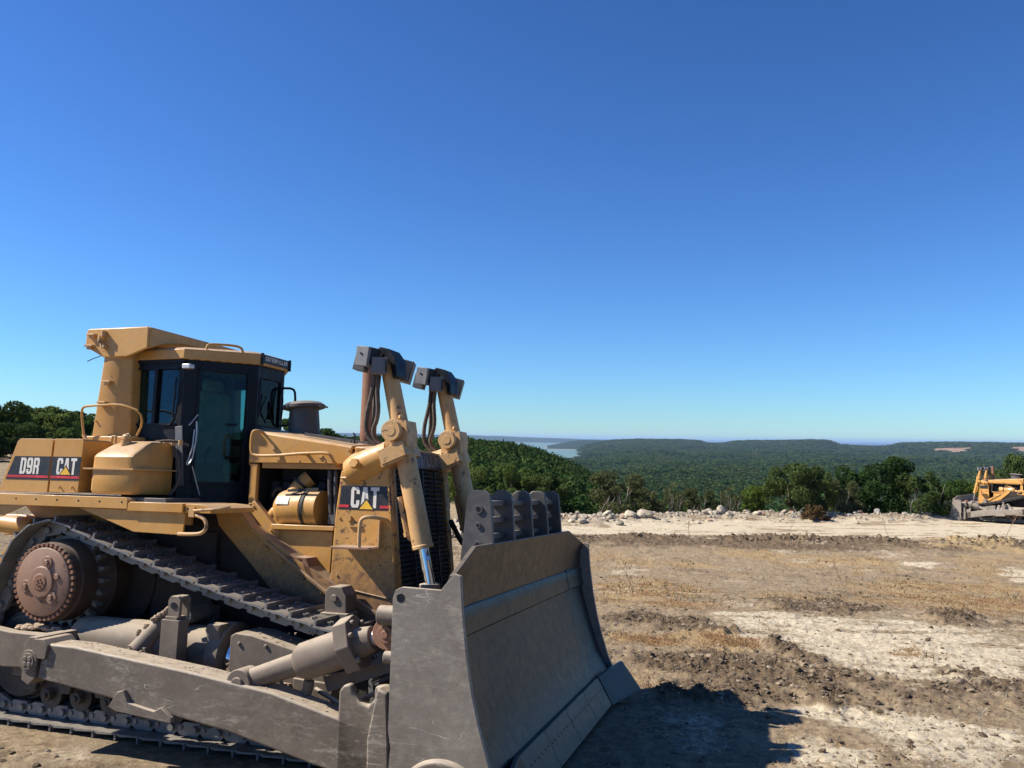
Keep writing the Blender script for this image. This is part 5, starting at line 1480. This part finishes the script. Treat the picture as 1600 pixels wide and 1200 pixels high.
# woods edge on the left, behind the machine's rear housing, and over its bonnet
TM['oak_a'] = make_tree_meshes(11, 6, 5.5, 1.0, 9000, 'leaf', .15)
TM['oak_b'] = make_tree_meshes(12, 6, 5.5, 1.0, 9000, 'leaf_d', .15)
TM['oak_c'] = make_tree_meshes(13, 6, 5.0, 1.2, 8500, 'leaf', .14)
rg = random.Random(3)
ORD = ['first', 'second', 'third', 'fourth', 'fifth', 'sixth', 'seventh', 'eighth', 'ninth', 'tenth', 'eleventh', 'twelfth', 'thirteenth', 'fourteenth', 'fifteenth', 'sixteenth', 'seventeenth', 'eighteenth', 'nineteenth', 'twentieth']
LT = [(-33.2, 84, 6.6), (-31.6, 80, 7.2), (-30.2, 88, 7.0), (-29.0, 82, 6.4), (-27.9, 90, 6.7), (-26.8, 84, 5.8), (-25.8, 92, 6.0), (-24.6, 88, 5.4), (-23.4, 94, 5.6), (-32.3, 97, 7.4), (-29.7, 99, 7.3), (-27.2, 100, 6.5), (-25.0, 101, 6.0), (-30.9, 72, 4.6), (-28.4, 72, 4.0), (-26.1, 74, 4.2), (-33.0, 72, 4.8), (-22.2, 98, 5.6), (-21.0, 102, 5.6), (-19.6, 104, 5.8)]
desc = {-33.2: 'leftmost tree of the wood, cut by the picture edge', -31.6: 'tallest dark oak of the wood left of the bulldozer', -30.9: 'low bush in front of the tallest oak at the left'}
for k, (az, r, h) in enumerate(LT):
    kd = ('oak_a', 'oak_b', 'oak_c')[(k * 7) % 3]; f = h / 6 * .68
    place_tree('oak_tree', TM[kd], az, r, (1.25 * f * rg.uniform(.95, 1.2), f, f), k * 1.7, desc.get(az, ORD[sorted(q[0] for q in LT).index(az)] + ' green oak from the left in the wood edge behind the large bulldozer'), 'tree', 'oaks at the left wood edge')
for k in range(16):
    az = -14.5 + k * .72; h = rg.uniform(6.0, 7.0) * (1 if az < -8 else .93); f = h / 6
    place_tree('oak_tree', TM[('oak_a', 'oak_b', 'oak_c')[k % 3]], az, rg.uniform(100, 125), (f * .95, f * .95, f * .72), k * 2.1, ORD[k] + ' green oak from the left among those seen over the bonnet', 'tree', 'oaks seen over the bonnet')

# ---------------------------------------------------------------- the woods covering the hills
def instancer(name, templates, pts, scales, rots, idx, label=None, cat=None, kind='stuff'):
    col = D.collections.new(name + '_kinds')
    for i, me in enumerate(templates):
        o = D.objects.new('%s_kind_%d' % (name, i), me); col.objects.link(o)
    me = D.meshes.new(name); n = len(pts)
    me.vertices.add(n); me.vertices.foreach_set('co', np.asarray(pts, np.float32).ravel())
    for nm, tp, arr in (('sc', 'FLOAT_VECTOR', scales), ('rt', 'FLOAT_VECTOR', rots)):
        a = me.attributes.new(nm, tp, 'POINT'); a.data.foreach_set('vector', np.asarray(arr, np.float32).ravel())
    a = me.attributes.new('ix', 'INT', 'POINT'); a.data.foreach_set('value', np.asarray(idx, np.int32))
    o = link(name, me)
    ng = D.node_groups.new(name + '_scatter', 'GeometryNodeTree')
    ng.interface.new_socket('Geometry', in_out='INPUT', socket_type='NodeSocketGeometry'); ng.interface.new_socket('Geometry', in_out='OUTPUT', socket_type='NodeSocketGeometry')
    N = ng.nodes; Lk = ng.links
    gi = N.new('NodeGroupInput'); go = N.new('NodeGroupOutput'); ci = N.new('GeometryNodeCollectionInfo'); ip = N.new('GeometryNodeInstanceOnPoints')
    ci.inputs[0].default_value = col; ci.inputs[1].default_value = True; ci.inputs[2].default_value = True
    def att(nm, tp):
        a = N.new('GeometryNodeInputNamedAttribute'); a.data_type = tp; a.inputs[0].default_value = nm; return a.outputs[0]
    Lk.new(gi.outputs[0], ip.inputs['Points']); Lk.new(ci.outputs[0], ip.inputs['Instance']); ip.inputs['Pick Instance'].default_value = True
    Lk.new(att('ix', 'INT'), ip.inputs['Instance Index']); Lk.new(att('sc', 'FLOAT_VECTOR'), ip.inputs['Scale'])
    Lk.new(att('rt', 'FLOAT_VECTOR'), ip.inputs['Rotation'])
    Lk.new(ip.outputs[0], go.inputs[0])
    md = o.modifiers.new('scatter', 'NODES'); md.node_group = ng
    tag(o, label, cat, kind=kind)
    return o
rng = np.random.default_rng(8)
tmpl = []
for k in range(4):
    cs = [(rng.uniform(-.42, .42), rng.uniform(-.42, .42), rng.uniform(.15, .72)) for _ in range(12)] ; rs = [rng.uniform(.16, .34) for _ in range(12)]
    tmpl.append(quads_mesh('crown_near', leafcloud(rng, cs, rs, 1800, .045), MT['wood']))
for k in range(4):
    cs = [(rng.uniform(-.45, .45), rng.uniform(-.45, .45), rng.uniform(.1, .6)) for _ in range(10)]; rs = [rng.uniform(.18, .36) for _ in range(10)]
    tmpl.append(quads_mesh('crown_far', leafcloud(rng, cs, rs, 260, .12), MT['wood']))
P_, S_, R_, I_ = [], [], [], []
r = 64.0
while r < 7300:
    sp = max(3.4, .0085 * r + 1.6) if r < 500 else .0085 * r + 1.6
    az0 = np.arange(-40, 40, math.degrees(sp / r)); n = len(az0)
    az = az0 + rng.uniform(-.5, .5, n) * math.degrees(sp / r); rr = r + rng.uniform(-.5, .5, n) * sp
    x = rr * np.sin(np.radians(az)); y = rr * np.cos(np.radians(az)); z = terr(x, y)
    ok = (rr > edge_d(az) + 9 + 6 * (az < -10)) & (z > -110) & ((az > -16) | (rr < 260)) & (cleared(x, y)[..., 0] < .3)
    gap = fbm(x / 60, y / 60, 3, 71) > .52
    ok &= ~gap
    h = rng.uniform(.8, 1.25, n) * np.interp(rr, [60, 90, 200, 4000], [2.6, 3.6, 6.0, 9.0]); w = np.full(n, sp) * rng.uniform(1.25, 1.7, n)
    for a_, b_ in ((P_, np.stack([x, y, z - .3], 1)), (S_, np.stack([w, w, h * 1.25], 1)), (R_, np.stack([0 * az, 0 * az, rng.uniform(0, 6.28, n)], 1)), (I_, rng.integers(0, 4, n) + np.where(rr > 420, 4, 0))):
        a_.append(b_[ok])
    r += sp * .9
P_, S_, R_, I_ = map(np.concatenate, (P_, S_, R_, I_))
print('forest instances', len(P_))
instancer('forest', tmpl, P_, S_, R_, I_, 'dense green woodland covering the hills as one mass', 'woodland')

# ---------------------------------------------------------------- rocks
def rock_mesh(seed, sub=2, rough=.32):
    bm = bmesh.new(); bmesh.ops.create_icosphere(bm, subdivisions=sub, radius=.5)
    rg_ = random.Random(seed); ax = [Vector((rg_.uniform(-1, 1), rg_.uniform(-1, 1), rg_.uniform(-1, 1))).normalized() for _ in range(9)]; dd = [rg_.uniform(.24, .46) for _ in ax]
    for v in bm.verts:
        for a, d in zip(ax, dd):
            k = v.co.dot(a)
            if k > d: v.co -= a * (k - d) * .95
        v.co *= 1 + rg_.uniform(-.05, .05) * rough * 3
        v.co.z *= .8
    me = D.meshes.new('rock'); bm.to_mesh(me); bm.free()
    return me
def rock_mat(name, a, b_):
    m, nt, b = newmat(name); t = NT(nt)
    tc = t.new('ShaderNodeTexCoord'); oi = t.new('ShaderNodeObjectInfo')
    n = t.noise(tc.outputs['Object'], 5, 8, .7)
    c = t.mix(t.ramp(n, .35, .65), a, b_)
    hs = t.new('ShaderNodeHueSaturation'); t.con(c, hs.inputs['Color']); t.con(t.ramp(oi.outputs['Random'], 0, 1, .72, 1.12), hs.inputs['Value'])
    t.con(hs.outputs[0], b.inputs['Base Color']); b.inputs['Roughness'].default_value = .95; b.inputs['Specular IOR Level'].default_value = .2
    t.con(t.bump(n, .6, .06), b.inputs['Normal'])
    return m
MT['rock'] = rock_mat('pale_limestone', (.30, .25, .185), (.48, .425, .335))
MT['rock_g'] = rock_mat('grey_limestone', (.23, .225, .21), (.37, .36, .335))
MT['rock_r'] = rock_mat('reddish_stone', (.33, .20, .13), (.50, .37, .27))
MT['clod'] = rock_mat('dark_soil_clod', (.09, .064, .040), (.185, .138, .09))
MT['clod_l'] = rock_mat('tan_soil_clod', (.21, .16, .11), (.36, .29, .205))
RMs = {}
for kk in ('rock', 'rock_g', 'rock_r'):
    RMs[kk] = []
    for i in range(5):
        me = rock_mesh(i * 7 + len(kk)); me.materials.append(MT[kk]); RMs[kk].append(me)
rg = random.Random(12)
def gz(x, y): return float((terr(np.array([x]), np.array([y])) + soil_h(np.array([x]), np.array([y])))[0])
def put_rock(kk, i, x, y, s, label, group='rocks along the far side of the haul track', sink=.22):
    o = link('rock', RMs[kk][i], None); o.location = (x, y, gz(x, y) + s[2] * (.4 - sink)); o.rotation_euler = (rg.uniform(-.3, .3), rg.uniform(-.3, .3), rg.uniform(0, 6.28)); o.scale = s
    tag(o, label, 'rock', group); return o
SPECIAL = [(8.6, 53.2, (1.3, 1.0, .95), 'rock', 'largest pale boulder of the rock line, right of the bare pale branches'), (7.6, 53.0, (.95, .8, .8), 'rock', 'pale boulder touching the left side of the largest boulder'),
 (14.1, 55.6, (.9, .8, 1.1), 'rock', 'pointed pale rock standing highest in the middle of the rock line'), (19.6, 58.0, (1.2, .9, .9), 'rock_r', 'largest reddish rock, left end of the grey rubble heap'),
 (21.2, 58.6, (.9, .7, .95), 'rock', 'upright pale rock just right of the reddish rocks'), (3.0, 52.0, (.9, .7, .6), 'rock_r', 'reddish rock near the blade at the left end of the line'),
 (25.6, 58.2, (.9, .7, .9), 'rock_g', 'pale grey rock beside the withered reddish bush'), (33.0, 59.4, (1.2, .9, .8), 'rock', 'whitish flat rock left of the small bulldozer')]
for x, y, s, kk, lab in SPECIAL: put_rock(kk, rg.randrange(5), x, y, s, lab)
for k in range(215):
    az = rg.choice([rg.uniform(.5, 6), rg.gauss(8.5, 1.6), rg.gauss(12, 1.8), rg.gauss(16, 1.6), rg.gauss(20, 1.5), rg.uniform(6, 31)])
    az = min(max(az, .4), 31.5)
    if 23.3 < az < 29 and rg.random() < .45: continue
    r = float(edge_d(az)) - 1.5 + rg.gauss(0, 1.25)
    x, y = az_pt(az, r); s = .17 + .5 * rg.random() ** 2.2
    kk = 'rock' if az < 17 else rg.choice(['rock_g', 'rock_g', 'rock'])
    if rg.random() < .14: kk = 'rock_r'
    lab = {'rock': 'pale limestone rock in the line beyond the haul track', 'rock_g': 'grey limestone rock of the rubble bank by the thicket', 'rock_r': 'small reddish brown rock among the pale ones'}[kk]
    put_rock(kk, rg.randrange(5), x, y, (s * rg.uniform(1, 1.5), s, s * rg.uniform(.7, 1.1)), lab)
for k in range(26):
    x = rg.uniform(-4.6, -.6); y = rg.uniform(40, 50)
    put_rock('rock', rg.randrange(5), x, y, (rg.uniform(.4, .9),) * 3, 'pale rock in the heap seen past the radiator of the large bulldozer', 'rock heap behind the radiator')

# loose rubble, clods and dry grass that nobody could count
rng = np.random.default_rng(21)
def soil_points(n, fn, ymin=6.5, ymax=50, azr=(-34, 34)):
    out = []
    while sum(map(len, out)) < n:
        az = np.radians(rng.uniform(*azr, 40000)); r = np.exp(rng.uniform(math.log(ymin), math.log(ymax), 40000))
        x = r * np.sin(az); y = r * np.cos(az)
        k = rng.random(40000) < fn(x, y); out.append(np.stack([x[k], y[k]], 1))
    p = np.concatenate(out)[:n]; z = terr(p[:, 0], p[:, 1]) + soil_h(p[:, 0], p[:, 1])
    return np.column_stack([p, z])
small = []
for kk in ('clod', 'clod_l', 'rock'):
    for i in range(3):
        me = rock_mesh(100 + i, 1 if i else 2, .5); me.materials.append(MT[kk]); small.append(me)
def scatter(name, n, fn, smin, smax, idx, label, cat, ymin=6.5, ymax=50, azr=(-34, 34), flat=.75):
    p = soil_points(n, fn, ymin, ymax, azr); s = smin * (smax / smin) ** (rng.random(n) ** 2.7)
    sc = np.column_stack([s * rng.uniform(.8, 1.5, n), s, s * rng.uniform(.5, flat + .25, n)])
    instancer(name, small, p, sc, rng.uniform(-3, 3, (n, 3)) * np.array([.2, .2, 1]), rng.choice(idx, n), label, cat)
fl = lambda x, y: 1 - dozer_mask(x, y)
scatter('soil_clods', 17000, lambda x, y: (masks(x, y)[2] ** 2 * .95 + .02) * fl(x, y), .016, .13, [0, 1, 2, 0, 1, 2, 3, 4], 'dark brown clods of turned soil', 'soil clods')
scatter('pale_gravel', 12000, lambda x, y: (masks(x, y)[0] * .8 + .1) * fl(x, y), .008, .07, [3, 4, 5, 6, 7, 8, 6, 7], 'pale stones and crumbs of limestone on the soil', 'gravel')
def bank(x, y):
    r = np.hypot(x, y); e = edge_d(np.degrees(np.arctan2(x, y))); return np.exp(-((r - e + 1.9) / 1.5) ** 2)
scatter('rubble', 4200, bank, .06, .34, [6, 7, 8], 'loose pale rubble of the bank beyond the haul track', 'rubble', 48, 66, (-3, 34), .9)
scatter('track_berm_clods', 1700, lambda x, y: np.exp(-((y - 44.4 - .012 * x) / 1.0) ** 2) * sm(-.2, .3, fbm(x / 2, y / 2, 3, 8)), .05, .30, [0, 1, 2, 3], 'dark clods of the low berm on the near side of the haul track', 'soil clods', 40, 54, (-2, 34), .9)

def blades(name, n, fn, h, w, mat, label, ymin=7.5, ymax=44, lean=.8):
    p = soil_points(n, fn, ymin, ymax, (-8, 34))
    a = rng.uniform(0, 6.28, n); d = np.stack([np.cos(a), np.sin(a), 0 * a], 1); L = h * rng.uniform(.4, 1.3, n)
    b = rng.uniform(0, 6.28, n); ld = np.stack([np.cos(b), np.sin(b), 0 * b], 1) * (lean * rng.uniform(.2, 1.2, n))[:, None]
    tip = p + (ld + np.array([0, 0, 1]) * rng.uniform(.35, 1, n)[:, None]) * L[:, None]; mid = p + (ld * .35 + np.array([0, 0, .62])) * L[:, None]
    ww = w * (1 + np.hypot(p[:, 0], p[:, 1]) / 14)
    q = np.stack([p - d * ww[:, None], p + d * ww[:, None], mid + d * (ww * .7)[:, None], tip], 1).reshape(-1, 3)
    me = quads_mesh(name, q, mat); tag(link(name, me), label, 'grass', kind='stuff')
m = leaf_mat('dry_grass', (.25, .17, .08), (.38, .27, .135), .5)
blades('dry_grass', 60000, lambda x, y: (masks(x, y)[1] ** 1.5 * (.15 + sm(-.1, .35, fbm(x / .5, y / .7, 4, 123))) + .006) * fl(x, y), .042, .0020, m, 'short straw coloured dry grass in patches')
m2 = leaf_mat('olive_grass', (.12, .105, .04), (.19, .16, .07), .5)
blades('olive_grass', 700, lambda x, y: masks(x, y)[1] * (fbm(x / 1.5, y / 2, 3, 99) > .15) * fl(x, y), .13, .004, m2, 'sparse olive green tufts among the dry grass', lean=.5)
# dry stalks, each one a plant of its own
rg = random.Random(77)
STK = [(6.1, 14.2, .45, 'bare dry stalk right of the bulldozer blade, at the edge of the pale soil'), (3.1, 21.0, .7, 'reddish dry stalk in the straw patch beside the blade'), (3.9, 19.8, .5, 'pale forked dry stalk in the straw patch beside the blade'), (10.4, 24.6, 1.0, 'tall thin dry stalk in the middle of the field'),
       (9.6, 44.9, 1.0, 'dark twig on the berm nearest the blade'), (15.0, 45.2, 1.5, 'tall leaning dry twig on the berm before the grey rubble'), (20.5, 45.2, 1.3, 'forked dry twig on the berm in the middle of the haul track'), (25.6, 43.5, 1.6, 'reddish leaning twig on the berm near the small bulldozer'), (5.0, 8.95, .28, 'small dry twig in the pale soil at the bottom right'), (12.0, 30.5, .7, 'reddish twig left of the straw slope at the right')]
for x, y, h, lab in STK:
    m_ = MB()
    p = Vector((0, 0, -.03)); d = Vector((rg.uniform(-.5, .5), rg.uniform(-.2, .2), 1)).normalized()
    path = [p + d * h * t + Vector((rg.uniform(-.03, .03), 0, 0)) for t in (0, .4, .75, 1.0)]
    w_ = .003 + .00028 * y
    m_.tube(path, lambda t: w_ * (1 - .6 * t), n=5)
    for j in range(5):
        b0 = path[1].lerp(path[3], rg.random()); m_.tube([b0, b0 + Vector((rg.uniform(-.3, .3), rg.uniform(-.1, .1), rg.uniform(.1, .35))) * h], w_ * .6, n=4)
    me = m_.mesh('dry_stalk'); finish(me, MT['rust'] if 'red' in lab or 'dark' in lab else MT['barepale'], 60)
    o = link('dry_stalk', me); o.location = (x, y, gz(x, y)); tag(o, lab, 'dry plant')

# ---------------------------------------------------------------- haze
me = D.meshes.new('haze')
x0, x1, y0, y1, z0, z1 = -30000, 30000, -3000, 60000, -152, 92
me.from_pydata([(x, y, z) for x in (x0, x1) for y in (y0, y1) for z in (z0, z1)], [], [(0, 1, 3, 2), (4, 6, 7, 5), (0, 4, 5, 1), (2, 3, 7, 6), (0, 2, 6, 4), (1, 5, 7, 3)])
hz = D.materials.new('haze_air'); hz.use_nodes = True
n_ = hz.node_tree.nodes; n_.remove(n_['Principled BSDF'])
pv = n_.new('ShaderNodeVolumePrincipled'); pv.inputs['Color'].default_value = (.50, .72, 1.0, 1); pv.inputs['Density'].default_value = 3.0e-5; pv.inputs['Anisotropy'].default_value = .1
hz.node_tree.links.new(pv.outputs[0], n_['Material Output'].inputs['Volume'])
me.materials.append(hz)
tag(link('haze', me), kind='stuff')
